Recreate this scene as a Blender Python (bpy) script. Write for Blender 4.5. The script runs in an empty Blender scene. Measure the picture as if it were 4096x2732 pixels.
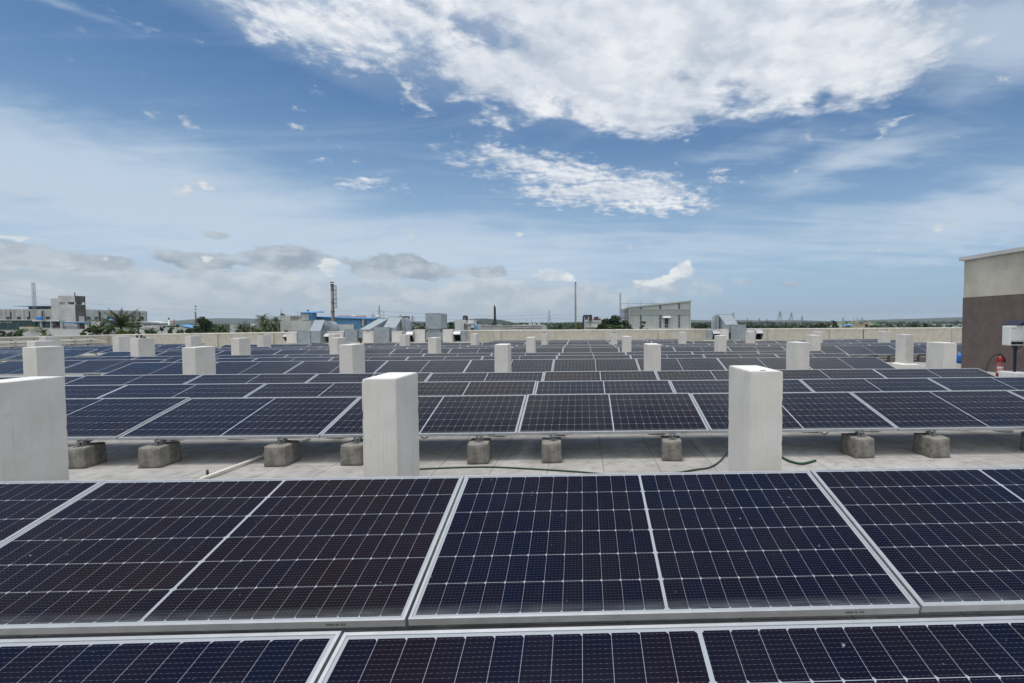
import bpy, bmesh, math, random
from mathutils import Vector, Matrix
random.seed(7)
sc = bpy.context.scene
C = sc.collection
R = math.radians

# ------------------------------------------------------------------ camera
FPX, CXP, CYP, WPX = 1963.05, 2384.14, 1366.0, 4096.0     # focal length and principal point in photo pixels
def _rot(p, r, y):
    p, r, y = R(p), R(r), R(y)
    A = Matrix(((math.cos(r), -math.sin(r), 0), (math.sin(r), math.cos(r), 0), (0, 0, 1)))
    B = Matrix(((1, 0, 0), (0, math.cos(p), -math.sin(p)), (0, math.sin(p), math.cos(p))))
    S = Matrix(((1, 0, 0), (0, 0, -1), (0, 1, 0)))
    Y = Matrix(((math.cos(y), math.sin(y), 0), (-math.sin(y), math.cos(y), 0), (0, 0, 1)))
    return A @ B @ S @ Y
CM = _rot(2.244, -0.181, -1.695)          # world -> camera (x right, y down, z forward)
ZC = 1.6138                               # eye height over the roof
cam = bpy.data.cameras.new('camera'); cam_o = bpy.data.objects.new('camera', cam); C.objects.link(cam_o)
rt, dn, fw = CM[0], CM[1], CM[2]
cam_o.matrix_world = Matrix(((rt[0], -dn[0], -fw[0], 0), (rt[1], -dn[1], -fw[1], 0), (rt[2], -dn[2], -fw[2], ZC), (0, 0, 0, 1)))
cam.sensor_width = 36.0; cam.lens = 36.0*FPX/WPX
cam.shift_x = (WPX/2-CXP)/WPX
cam.clip_start = 0.05; cam.clip_end = 20000
sc.camera = cam_o

def ray(px, py):
    return CM.transposed() @ Vector(((px-CXP)/FPX, (py-CYP)/FPX, 1.0))
def at(px, py, Y):
    """the world point at distance Y that the photo shows at (px, py)"""
    d = ray(px, py); d = d*(Y/d.y)
    return Vector((d.x, d.y, d.z+ZC))
def azel(px, py):
    d = ray(px, py).normalized()
    return math.atan2(d.x, d.y), math.asin(d.z)
def proj(p):
    q = CM @ Vector((p[0], p[1], p[2]-ZC))
    return (CXP+FPX*q.x/q.z, CYP+FPX*q.y/q.z) if q.z > 0.05 else None

# ------------------------------------------------------------------ exposure, render settings
sc.render.engine = 'CYCLES'
sc.view_settings.view_transform = 'Standard'; sc.view_settings.look = 'None'
sc.view_settings.exposure = 0.0; sc.view_settings.gamma = 1.0
sc.cycles.use_denoising = True
sc.cycles.max_bounces = 6; sc.cycles.diffuse_bounces = 3; sc.cycles.glossy_bounces = 3
sc.cycles.transparent_max_bounces = 8; sc.cycles.volume_bounces = 0
sc.cycles.sample_clamp_indirect = 4.0
sc.cycles.caustics_reflective = False; sc.cycles.caustics_refractive = False

# ------------------------------------------------------------------ sun
SUN_EL, SUN_AZ = 82.0, 262.0              # degrees; azimuth clockwise from +Y: almost overhead
sun = bpy.data.lights.new('sun', 'SUN'); sun.energy = 2.45; sun.angle = R(20.0); sun.color = (1.0, 0.95, 0.88)
sun_o = bpy.data.objects.new('sun', sun); C.objects.link(sun_o)
sd = Vector((math.sin(R(SUN_AZ))*math.cos(R(SUN_EL)), math.cos(R(SUN_AZ))*math.cos(R(SUN_EL)), math.sin(R(SUN_EL))))
sun_o.rotation_euler = sd.to_track_quat('Z', 'Y').to_euler()

# ------------------------------------------------------------------ node helper
class NT:
    def __init__(s, tree): s.t = tree; s.n = tree.nodes; s.l = tree.links
    def put(s, sock, v):
        if isinstance(v, bpy.types.NodeSocket): s.l.new(v, sock)
        elif v is not None: sock.default_value = v
    def node(s, kind, ins=None, **kw):
        n = s.n.new(kind)
        for k, v in kw.items(): setattr(n, k, v)
        for k, v in (ins or {}).items(): s.put(n.inputs[k], v)
        return n
    def m(s, op, a, b=None, c=None, clamp=False):
        n = s.node('ShaderNodeMath', operation=op); n.use_clamp = clamp
        for i, v in enumerate((a, b, c)):
            if v is not None: s.put(n.inputs[i], v)
        return n.outputs[0]
    def vm(s, op, a, b=None, out=0):
        n = s.node('ShaderNodeVectorMath', operation=op); s.put(n.inputs[0], a)
        if b is not None: s.put(n.inputs[1], b)
        return n.outputs[out]
    def noise(s, vec, scale, detail=4, rough=0.5, out='Fac', dist=0.0, lac=2.0):
        n = s.node('ShaderNodeTexNoise', {'Vector': vec, 'Scale': scale, 'Detail': detail, 'Roughness': rough, 'Distortion': dist, 'Lacunarity': lac})
        return n.outputs[out]
    def mix(s, f, a, b, typ='MIX', clamp=True):
        n = s.n.new('ShaderNodeMix'); n.data_type = 'RGBA'; n.blend_type = typ; n.clamp_factor = clamp
        for k, v in ((0, f), (6, a), (7, b)):
            if isinstance(v, tuple) and len(v) == 3: v = (*v, 1.0)
            s.put(n.inputs[k], v)
        return n.outputs[2]
    def ss(s, v, a, b, lo=0.0, hi=1.0):
        n = s.node('ShaderNodeMapRange', {'Value': v, 'From Min': a, 'From Max': b, 'To Min': lo, 'To Max': hi}, interpolation_type='SMOOTHSTEP')
        return n.outputs[0]
    def lin(s, v, a, b, lo=0.0, hi=1.0):
        return s.node('ShaderNodeMapRange', {'Value': v, 'From Min': a, 'From Max': b, 'To Min': lo, 'To Max': hi}).outputs[0]
    def comb(s, x, y, z=0.0): return s.node('ShaderNodeCombineXYZ', {0: x, 1: y, 2: z}).outputs[0]
    def sep(s, v): return s.node('ShaderNodeSeparateXYZ', {0: v}).outputs

# ------------------------------------------------------------------ sky: Nishita air plus cloud layers, all laid out by direction
world = bpy.data.worlds.new('World'); sc.world = world; world.use_nodes = True
world.cycles.sampling_method = 'MANUAL'; world.cycles.sample_map_resolution = 512
def build_sky():
    w = NT(world.node_tree); w.n.clear()
    out = w.node('ShaderNodeOutputWorld'); bg = w.node('ShaderNodeBackground')
    w.l.new(bg.outputs[0], out.inputs[0])
    sky = w.node('ShaderNodeTexSky', sky_type='NISHITA'); sky.sun_disc = False
    sky.sun_elevation = R(SUN_EL); sky.sun_rotation = R(SUN_AZ); sky.air_density = 1.0; sky.dust_density = 0.6; sky.ozone_density = 2.0
    d = w.vm('NORMALIZE', w.node('ShaderNodeTexCoord').outputs['Generated'])
    x, y, z = w.sep(d)
    az = w.m('ARCTAN2', x, y); el = w.m('ARCSINE', z)
    ae = w.comb(az, el)
    den = w.m('ADD', w.m('MAXIMUM', z, 0.0), 0.10)
    pl = w.comb(w.m('DIVIDE', x, den), w.m('DIVIDE', y, den), 0.0)      # flat cloud deck seen in perspective
    warp = w.noise(pl, 2.2, 5, 0.6, 'Color')
    wv = w.vm('MULTIPLY', w.vm('SUBTRACT', warp, (0.5, 0.5, 0.5)), (0.16, 0.10, 0.0))
    aew = w.vm('ADD', ae, wv)
    def blob(px, py, rx, ry, rot=0.0, amp=1.0, src=aew):
        a0, e0 = azel(px, py)
        ax = abs(azel(px+rx, py)[0]-azel(px-rx, py)[0])/2; ey = abs(azel(px, py-ry)[1]-azel(px, py+ry)[1])/2
        mp = w.node('ShaderNodeMapping', {'Vector': src, 'Location': (a0, e0, 0), 'Rotation': (0, 0, R(rot)), 'Scale': (ax, ey, 1)}, vector_type='TEXTURE')
        g = w.node('ShaderNodeTexGradient', {'Vector': mp.outputs[0]}, gradient_type='SPHERICAL').outputs['Fac']
        return g if amp == 1.0 else w.m('MULTIPLY', g, amp)
    def union(bs):
        r = bs[0]
        for b in bs[1:]: r = w.m('SMOOTH_MAX', r, b, 0.15)
        return r
    def full(f, k): return w.m('MINIMUM', w.m('MULTIPLY', f, k), 1.0)
    # rest of the dome (overhead and behind the camera): broken cloud, kept bright to raise the ambient light
    back = w.ss(w.m('ABSOLUTE', az), 1.0, 1.6, 0.0, 0.75)
    over = w.ss(el, 1.05, 1.35, 0.0, 0.75)
    # ---- blue air, paler towards the horizon
    airc = w.mix(1.0, sky.outputs[0], SKY_TINT, 'MULTIPLY')
    pale = w.ss(el, 0.02, 0.50, 1.0, 0.0)
    pale = w.m('POWER', pale, 1.5)
    pale = w.m('MULTIPLY', pale, w.ss(az, -0.2, 0.75, 1.0, 0.72))
    air = w.mix(pale, airc, tuple(c*K for c in PALE))
    # ---- thin cirrus veils, combed sideways
    stre = w.vm('MULTIPLY', pl, (0.55, 1.9, 1.0))
    rotm = w.node('ShaderNodeMapping', {'Vector': stre, 'Rotation': (0, 0, R(14))}).outputs[0]
    cn = w.noise(rotm, 1.7, 9, 0.62, dist=0.6)
    cm = union([blob(-300, 560, 1900, 420, -9, 1.45), blob(700, 830, 2000, 330, -8, 1.35), blob(1500, 1010, 2200, 240, 0, 1.25),
                blob(3420, 640, 620, 120, 8, 0.85), blob(3850, 880, 1000, 230, 6, 1.05), blob(3050, 590, 700, 70, 3, 0.55), blob(2900, 620, 380, 60, 4, 0.6),
                blob(4000, 120, 900, 520, 0, 1.0), blob(3300, 930, 600, 150, 0, 0.6), blob(2700, 1000, 900, 150, 0, 0.75), blob(250, 40, 500, 60, 0, 0.5)])
    cm = w.m('ADD', cm, 0.16)
    cir = w.ss(w.m('ADD', cm, w.m('MULTIPLY', w.m('SUBTRACT', cn, 0.5), 1.5)), 0.18, 1.15, 0.0, 0.74)
    col = w.mix(cir, air, tuple(c*K for c in (0.58, 0.68, 0.79)))
    # ---- bright broken deck
    def puff(vec, scale, detail, rough, dist=0.2):
        n = w.noise(vec, scale, detail, rough, dist=dist)
        v = w.node('ShaderNodeTexVoronoi', {'Vector': w.vm('ADD', vec, w.vm('MULTIPLY', w.vm('SUBTRACT', warp, (0.5, 0.5, 0.5)), (0.10, 0.10, 0.0))), 'Scale': scale*2.1, 'Detail': 1.4, 'Roughness': 0.55}, normalize=True).outputs['Distance']
        return w.m('ADD', w.m('MULTIPLY', n, 0.77), w.m('MULTIPLY', w.m('SUBTRACT', 0.92, v), 0.23))
    def field(mask, scale, amp, sh=(0.035, -0.055, 0.0), rough=0.62):
        n1 = puff(pl, scale, 8, rough); n2 = puff(w.vm('ADD', pl, sh), scale, 6, rough)
        f1 = w.m('ADD', mask, w.m('MULTIPLY', w.m('SUBTRACT', n1, 0.5), amp)); d = w.m('SUBTRACT', n1, n2)
        return f1, w.lin(d, -0.085, 0.095)
    def deck(col, f1, lit, lo, hi, top=0.96):
        al = w.ss(f1, lo, hi, 0.0, top)
        body = w.mix(w.m('ADD', w.m('MULTIPLY', lit, 0.52), w.m('MULTIPLY', w.ss(soft, 0.36, 0.62), 0.48)), tuple(c*K for c in (0.50, 0.57, 0.67)), tuple(c*K for c in (0.89, 0.91, 0.94)))
        body = w.mix(w.ss(f1, hi, hi+0.5, 0.0, 0.30), body, tuple(c*K for c in (0.76, 0.80, 0.87)))
        return w.mix(al, col, body)
    soft = w.noise(pl, 1.9, 5, 0.55)
    veil = full(union([blob(2600, 60, 1900, 560), blob(1400, 60, 1150, 300, -8, 0.8)]), 1.3)
    col = w.mix(w.m('MULTIPLY', veil, w.ss(soft, 0.25, 0.75, 0.25, 0.70)), col, tuple(c*K for c in (0.62, 0.71, 0.82)))
    mk = full(union([blob(2750, 60, 1350, 560), blob(2330, 330, 800, 270, -4), blob(3330, 210, 660, 330, 6), blob(2560, 430, 560, 150, 0), blob(2300, -150, 1900, 420, 0, 1.0), blob(1950, 260, 330, 190, 0, 0.8),
                back, over]), 1.2)
    f1, lit = field(mk, 4.9, 1.55); col = deck(col, f1, lit, 0.31, 0.68)
    # the glow of the veiled sun overhead, and unseen cloud behind the camera, both brightened to raise the fill light
    glow = w.m('ADD', w.ss(el, 1.0, 1.5, 0.0, 0.75), w.m('MULTIPLY', w.ss(w.m('ABSOLUTE', az), 1.5, 2.2), w.ss(el, 0.0, 0.5, 0.25, 0.45)))
    col = w.mix(1.0, col, w.comb(*[w.m('MULTIPLY', glow, K*c) for c in (1.0, 0.98, 0.95)]), 'ADD')
    # ragged streamers to the upper left, and the rippled patch below
    mk = union([blob(1300, 90, 900, 210, -8, 0.85), blob(1600, 60, 700, 200, -5, 0.85), blob(1000, 60, 420, 110, -20, 0.7), blob(2230, 690, 820, 120, -8, 0.82), blob(2520, 790, 520, 130, -4, 0.95), blob(2300, 760, 500, 110, 0, 0.85), blob(1450, 750, 330, 60, 0, 0.62),
                blob(1660, 390, 110, 110, -30, 0.6), blob(2680, 500, 280, 60, 0, 0.62), blob(3560, 470, 150, 45, 0, 0.55), blob(1960, 480, 180, 130, -25, 0.6),
                blob(2880, 720, 150, 80, 0, 0.55), blob(600, 90, 360, 80, 0, 0.42), blob(1850, 640, 260, 60, 0, 0.5), blob(1250, 660, 300, 60, 0, 0.35)])
    f1, lit = field(mk, 9.0, 1.7, (0.02, -0.03, 0.0), 0.66); col = deck(col, f1, lit, 0.34, 0.80, 0.92)
    # ---- low cumulus rolls near the horizon, grey below and white on their heads
    aec = w.vm('MULTIPLY', ae, (1.0, 1.6, 1.0))
    m1 = puff(aec, 13.0, 7, 0.56, 0.0)
    m2 = puff(w.vm('ADD', aec, (-0.010, 0.028, 0.0)), 13.0, 6, 0.56, 0.0)
    wl = w.vm('ADD', ae, w.vm('MULTIPLY', w.vm('SUBTRACT', w.noise(aec, 12.0, 6, 0.6, 'Color'), (0.5, 0.5, 0.5)), (0.07, 0.035, 0)))
    B = lambda *a: blob(*a, src=wl)
    lowb = union([B(700, 1160, 1700, 150, 0, 0.95), B(2000, 1190, 1300, 110, 0, 0.85), B(-200, 1100, 700, 190, 0, 0.95), B(2600, 1150, 600, 90, 0, 0.6)])
    lf = w.m('ADD', full(lowb, 1.3), w.m('MULTIPLY', w.m('SUBTRACT', m1, 0.5), 1.5))
    lit2 = w.lin(w.m('SUBTRACT', m1, m2), -0.08, 0.09)
    lc = w.mix(lit2, tuple(c*K for c in (0.46, 0.525, 0.585)), tuple(c*K for c in (0.70, 0.73, 0.745)))
    col = w.mix(w.ss(lf, 0.25, 0.80, 0.0, 0.78), col, lc)
    grey = union([B(40, 1010, 300, 80, 0, 0.95), B(430, 1050, 360, 60, 0, 0.7), B(830, 1045, 360, 60, 0, 0.8), B(1150, 1040, 290, 85, 0, 1.0), B(1600, 1068, 360, 80, -4, 1.0),
                  B(1950, 1085, 220, 45, 0, 0.7), B(860, 940, 160, 28, -8, 0.5), B(3100, 1135, 420, 34, -3, 0.36), B(2480, 1122, 200, 30, 0, 0.36)])
    gf = w.m('ADD', full(grey, 1.35), w.m('MULTIPLY', w.m('SUBTRACT', m1, 0.5), 2.3))
    gc = w.mix(lit2, tuple(c*K for c in (0.30, 0.365, 0.44)), tuple(c*K for c in (0.50, 0.56, 0.62)))
    col = w.mix(w.ss(gf, 0.40, 0.66, 0.0, 0.86), col, gc)
    head = union([B(2215, 1105, 130, 42, 0, 0.9), B(2725, 1085, 62, 60, 0, 0.9), B(2690, 1112, 110, 34, 0, 0.75), B(2560, 1128, 150, 30, 0, 0.5), B(1320, 1065, 90, 60, 0, 0.72), B(60, 952, 170, 26, 3, 0.7), B(390, 1040, 60, 26, 0, 0.5), B(820, 1030, 60, 24, 0, 0.5)])
    hf = w.m('ADD', full(head, 1.35), w.m('MULTIPLY', w.m('SUBTRACT', m1, 0.5), 1.9))
    hc = w.mix(lit2, tuple(c*K for c in (0.60, 0.66, 0.71)), tuple(c*K for c in (0.90, 0.91, 0.90)))
    col = w.mix(w.ss(hf, 0.38, 0.62, 0.0, 0.85), col, hc)
    # ---- haze right at the horizon
    hz = w.ss(el, -0.02, 0.12, 0.85, 0.0)
    col = w.mix(hz, col, w.mix(w.ss(az, -0.3, 0.6), tuple(c*K for c in (0.42, 0.51, 0.58)), tuple(c*K for c in (0.30, 0.42, 0.55))))
    w.l.new(col, bg.inputs[0]); bg.inputs[1].default_value = SKY_STR
SKY_STR = 0.10
K = 1.0/SKY_STR          # cloud radiances are given as they leave the Background node
SKY_TINT = (0.50, 0.76, 0.93)
PALE = (0.40, 0.55, 0.73)
build_sky()

# ------------------------------------------------------------------ mesh helpers
class MB:
    def __init__(s): s.v = []; s.f = []; s.mi = []; s.uv = {}; s.k = 0
    def add(s, vs, fs, mi=0):
        o = len(s.v); s.v += [tuple(v) for v in vs]
        for f in fs: s.f.append(tuple(o+i for i in f)); s.mi.append(mi)
        return s
    def hexa(s, b, t, mi=0):      # bottom ring and top ring, both counter-clockwise seen from above
        n = len(b); F = [tuple(range(n-1, -1, -1)), tuple(range(n, 2*n))]
        F += [(i, (i+1) % n, n+(i+1) % n, n+i) for i in range(n)]
        return s.add(list(b)+list(t), F, mi)
    def box(s, x0, y0, z0, x1, y1, z1, mi=0):
        x0, x1 = min(x0, x1), max(x0, x1); y0, y1 = min(y0, y1), max(y0, y1); z0, z1 = min(z0, z1), max(z0, z1)
        return s.hexa([(x0, y0, z0), (x1, y0, z0), (x1, y1, z0), (x0, y1, z0)], [(x0, y0, z1), (x1, y0, z1), (x1, y1, z1), (x0, y1, z1)], mi)
    def quad(s, a, b, c, d, mi=0): return s.add([a, b, c, d], [(0, 1, 2, 3)], mi)
    def tube(s, pts, r, n=8, mi=0, cap=True):
        pts = [Vector(p) for p in pts]; rs = r if isinstance(r, (list, tuple)) else [r]*len(pts)
        rings = []; up = Vector((0, 0, 1)); u = None
        for i, p in enumerate(pts):
            t = (pts[min(i+1, len(pts)-1)]-pts[max(i-1, 0)]).normalized()
            if u is None: u = t.cross(up if abs(t.z) < .95 else Vector((1, 0, 0))).normalized()
            else: u = (u-t*u.dot(t)).normalized()
            w = t.cross(u)
            rings.append([p+(u*math.cos(2*math.pi*k/n)+w*math.sin(2*math.pi*k/n))*rs[i] for k in range(n)])
        vs = [v for rg in rings for v in rg]; F = []
        for i in range(len(pts)-1):
            for k in range(n): F.append((i*n+k, i*n+(k+1) % n, (i+1)*n+(k+1) % n, (i+1)*n+k))
        if cap: F += [tuple(range(n-1, -1, -1)), tuple((len(pts)-1)*n+k for k in range(n))]
        return s.add(vs, F, mi)
    def bar(s, a, b, w, mi=0): return s.tube([a, b], w/2*1.2, 4, mi)
    def lathe(s, prof, c=(0, 0, 0), n=20, mi=0):   # profile of (r, z)
        vs = [(c[0]+r*math.cos(2*math.pi*k/n), c[1]+r*math.sin(2*math.pi*k/n), c[2]+z) for r, z in prof for k in range(n)]
        F = [(i*n+k, i*n+(k+1) % n, (i+1)*n+(k+1) % n, (i+1)*n+k) for i in range(len(prof)-1) for k in range(n)]
        F += [tuple(range(n-1, -1, -1)), tuple((len(prof)-1)*n+k for k in range(n))]
        return s.add(vs, F, mi)
    def build(s, name, mats, parent=None, smooth=False, loc=None, bevel=0, sharp=None):
        me = bpy.data.meshes.new(name); me.from_pydata(s.v, [], s.f)
        for m in (mats if isinstance(mats, (list, tuple)) else [mats]): me.materials.append(m)
        if any(s.mi): me.polygons.foreach_set('material_index', s.mi)
        if smooth: me.polygons.foreach_set('use_smooth', [True]*len(me.polygons))
        me.update()
        if bevel:
            bm = bmesh.new(); bm.from_mesh(me)
            bmesh.ops.bevel(bm, geom=bm.edges[:], offset=bevel, segments=2, profile=.6, affect='EDGES')
            bm.to_mesh(me); bm.free()
        o = bpy.data.objects.new(name, me); C.objects.link(o)
        if parent is not None: o.parent = parent
        if loc is not None: o.location = loc
        return o
def tag(o, label, cat, group=None, kind=None):
    if label: o['label'] = label
    if cat: o['category'] = cat
    if group: o['group'] = group
    if kind: o['kind'] = kind
    return o
def thing(name, label, cat, loc=(0, 0, 0), group=None, rot=None):
    o = bpy.data.objects.new(name, None); C.objects.link(o); o.location = loc
    if rot: o.rotation_euler = rot
    o.empty_display_size = .2
    return tag(o, label, cat, group)
def dup(root, loc, label=None, group=None, rot=None, scale=None):
    def cp(o, par):
        c = o.copy(); C.objects.link(c)
        if par is not None: c.parent = par
        for k in o.children: cp(k, c)
        return c
    r = cp(root, None); r.location = loc
    if rot: r.rotation_euler = rot
    if scale: r.scale = scale
    if label: r['label'] = label
    if group: r['group'] = group
    return r
NUM = 'zeroth first second third fourth fifth sixth seventh eighth ninth tenth eleventh twelfth thirteenth fourteenth fifteenth sixteenth seventeenth eighteenth'.split()

# ------------------------------------------------------------------ materials
def mat(name, color=(.5, .5, .5), rough=.6, metal=0.0, spec=.5, var=0.0, vscale=3.0, streak=0.0, stcol=None, bump=0.0, bscale=60.0, spots=0.0, spcol=(.05, .05, .045), spscale=4.0, coord='Object'):
    m = bpy.data.materials.new(name); m.use_nodes = True
    w = NT(m.node_tree); b = w.n['Principled BSDF']
    b.inputs['Roughness'].default_value = rough; b.inputs['Metallic'].default_value = metal; b.inputs['Specular IOR Level'].default_value = spec
    col = (*color, 1.0)
    if var or streak or spots or bump:
        tc = w.node('ShaderNodeNewGeometry').outputs['Position'] if coord == 'World' else w.node('ShaderNodeTexCoord').outputs['Object']
    if var:
        n = w.noise(tc, vscale, 6, .62)
        col = w.mix(w.ss(n, .3, .7), tuple(c*(1-var) for c in color), tuple(min(1, c*(1+var)) for c in color))
    if streak:       # run-off streaks drawn out downwards
        sv = w.vm('MULTIPLY', tc, (7.0, 7.0, .45))
        n = w.noise(sv, 1.6, 6, .65)
        col = w.mix(w.m('MULTIPLY', w.ss(n, .5, .78), streak), col, stcol or tuple(c*.55 for c in color))
    if spots:
        n = w.noise(tc, spscale, 8, .7)
        col = w.mix(w.m('MULTIPLY', w.ss(n, .58, .70), spots), col, spcol)
    w.put(b.inputs['Base Color'], col)
    if bump:
        n = w.noise(tc, bscale, 5, .6)
        bp = w.node('ShaderNodeBump', {'Height': n, 'Strength': bump, 'Distance': .02})
        w.l.new(bp.outputs[0], b.inputs['Normal'])
    return m

def m_panel():
    m = bpy.data.materials.new('solar_glass'); m.use_nodes = True
    w = NT(m.node_tree); b = w.n['Principled BSDF']
    uv = w.node('ShaderNodeUVMap').outputs[0]; u, v, _ = w.sep(uv)
    oi = w.node('ShaderNodeObjectInfo'); rnd = oi.outputs['Random']; hue = w.sep(oi.outputs['Color'])[0]
    MX, MY, MID = .012, .011, .014
    CW = (PW-2*LIP-2*MX-MID)/24; CH = (PL-2*LIP-2*MY)/6
    uc = w.m('SUBTRACT', w.m('ABSOLUTE', w.m('SUBTRACT', u, PW/2)), MID/2)     # from the middle strip outwards
    cu = w.m('DIVIDE', uc, CW); cv = w.m('DIVIDE', w.m('SUBTRACT', v, LIP+MY), CH)
    fu = w.m('FRACT', cu); fv = w.m('FRACT', cv)
    du = w.m('MULTIPLY', w.m('MINIMUM', fu, w.m('SUBTRACT', 1.0, fu)), CW)
    dv = w.m('MULTIPLY', w.m('MINIMUM', fv, w.m('SUBTRACT', 1.0, fv)), CH)
    line = w.m('MAXIMUM', w.m('LESS_THAN', du, .00055), w.m('LESS_THAN', dv, .00105))
    cham = w.m('LESS_THAN', w.m('ADD', w.m('MULTIPLY', fu, CW), dv), .0105)
    edge = w.m('MAXIMUM', w.m('LESS_THAN', uc, 0.0), w.m('GREATER_THAN', cu, 12.0))
    edge = w.m('MAXIMUM', edge, w.m('MAXIMUM', w.m('LESS_THAN', cv, 0.0), w.m('GREATER_THAN', cv, 6.0)))
    white = w.m('MAXIMUM', w.m('MAXIMUM', line, cham), edge)
    bb = w.m('FRACT', w.m('MULTIPLY', fv, 11.0)); bb = w.m('ABSOLUTE', w.m('SUBTRACT', bb, .5))
    bus = w.m('LESS_THAN', bb, .030)
    dash = w.m('GREATER_THAN', w.m('SINE', w.m('MULTIPLY', u, 6.2832*5/CW)), .55)
    bus = w.m('MULTIPLY', bus, w.m('ADD', .13, w.m('MULTIPLY', dash, .40)))
    cell = w.comb(w.m('FLOOR', w.m('DIVIDE', w.m('SUBTRACT', u, PW/2), CW)), w.m('FLOOR', cv), w.m('MULTIPLY', rnd, 97.0))
    wn = w.node('ShaderNodeTexWhiteNoise', {'Vector': cell}, noise_dimensions='3D').outputs['Value']
    wob = w.noise(w.vm('ADD', w.comb(u, v, 0), w.comb(w.m('MULTIPLY', rnd, 60.0), rnd, 0)), 1.3, 3, .5)
    tone = w.m('ADD', w.m('MULTIPLY', hue, .60), w.m('ADD', w.m('MULTIPLY', wn, .22), w.m('MULTIPLY', w.ss(wob, .3, .7), .28)), None, True)
    col = w.mix(tone, (.0016, .0042, .0165), (.0125, .0070, .0062))
    col = w.mix(bus, col, (.22, .22, .24))
    dust = w.m('MULTIPLY', w.ss(v, LIP+.085, LIP+.004), w.lin(w.noise(w.comb(w.m('MULTIPLY', u, 2.0), w.m('MULTIPLY', v, 14.0), rnd), 3.0, 5), .3, .75, .25, .75))
    film = w.lin(w.noise(w.comb(u, v, w.m('MULTIPLY', rnd, 31.0)), 2.6, 8, .7), .35, .75, 0.0, .012)
    spot = w.ss(w.noise(w.comb(u, v, w.m('MULTIPLY', rnd, 50.0)), 30.0, 3, .5), .735, .79, 0.0, .5)
    col = w.mix(white, col, (.31, .335, .37))
    col = w.mix(w.m('MAXIMUM', w.m('MAXIMUM', w.m('MULTIPLY', dust, .30), film), spot), col, (.34, .37, .40))
    w.put(b.inputs['Base Color'], col)
    b.inputs['Specular Tint'].default_value = (.80, .86, 1.0, 1); b.inputs['IOR'].default_value = 1.235; b.inputs['Specular IOR Level'].default_value = .5
    w.put(b.inputs['Roughness'], w.m('ADD', .13, w.m('MULTIPLY', dust, .35)))
    return m
PW, PL, LIP, PH = 2.288, 1.134, .012, .035

def m_roof():
    m = bpy.data.materials.new('roof_tile'); m.use_nodes = True
    w = NT(m.node_tree); b = w.n['Principled BSDF']
    p = w.node('ShaderNodeNewGeometry').outputs['Position']; x, y, z = w.sep(p)
    def grid(c, off, per):
        f = w.m('FRACT', w.m('DIVIDE', w.m('ADD', c, off), per)); return w.m('MULTIPLY', w.m('MINIMUM', f, w.m('SUBTRACT', 1.0, f)), per)
    wob = w.m('MULTIPLY', w.m('SUBTRACT', w.noise(p, 5.0, 4), .5), .012)
    g = w.m('MINIMUM', grid(w.m('ADD', x, wob), 200.02, .62), grid(w.m('ADD', y, wob), 200.16, .62))
    n1 = w.noise(p, .9, 8, .65); n2 = w.noise(p, 6.0, 8, .7); n3 = w.noise(p, 42.0, 4, .6)
    col = w.mix(w.ss(n1, .3, .72), (.27, .262, .25), (.41, .402, .39))
    col = w.mix(w.m('MULTIPLY', w.ss(n2, .44, .70), .62), col, (.17, .163, .153))
    col = w.mix(w.m('MULTIPLY', w.ss(g, .007, .002), .75), col, (.10, .09, .08))
    col = w.mix(w.m('MULTIPLY', w.ss(w.m('ADD', w.m('MULTIPLY', n3, .75), w.m('MULTIPLY', n2, .35)), .72, .78), .75), col, (.035, .032, .03))
    w.put(b.inputs['Base Color'], col); b.inputs['Roughness'].default_value = .85; b.inputs['Specular IOR Level'].default_value = .25
    bp = w.node('ShaderNodeBump', {'Height': n2, 'Strength': .25, 'Distance': .01}); w.l.new(bp.outputs[0], b.inputs['Normal'])
    return m

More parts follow.
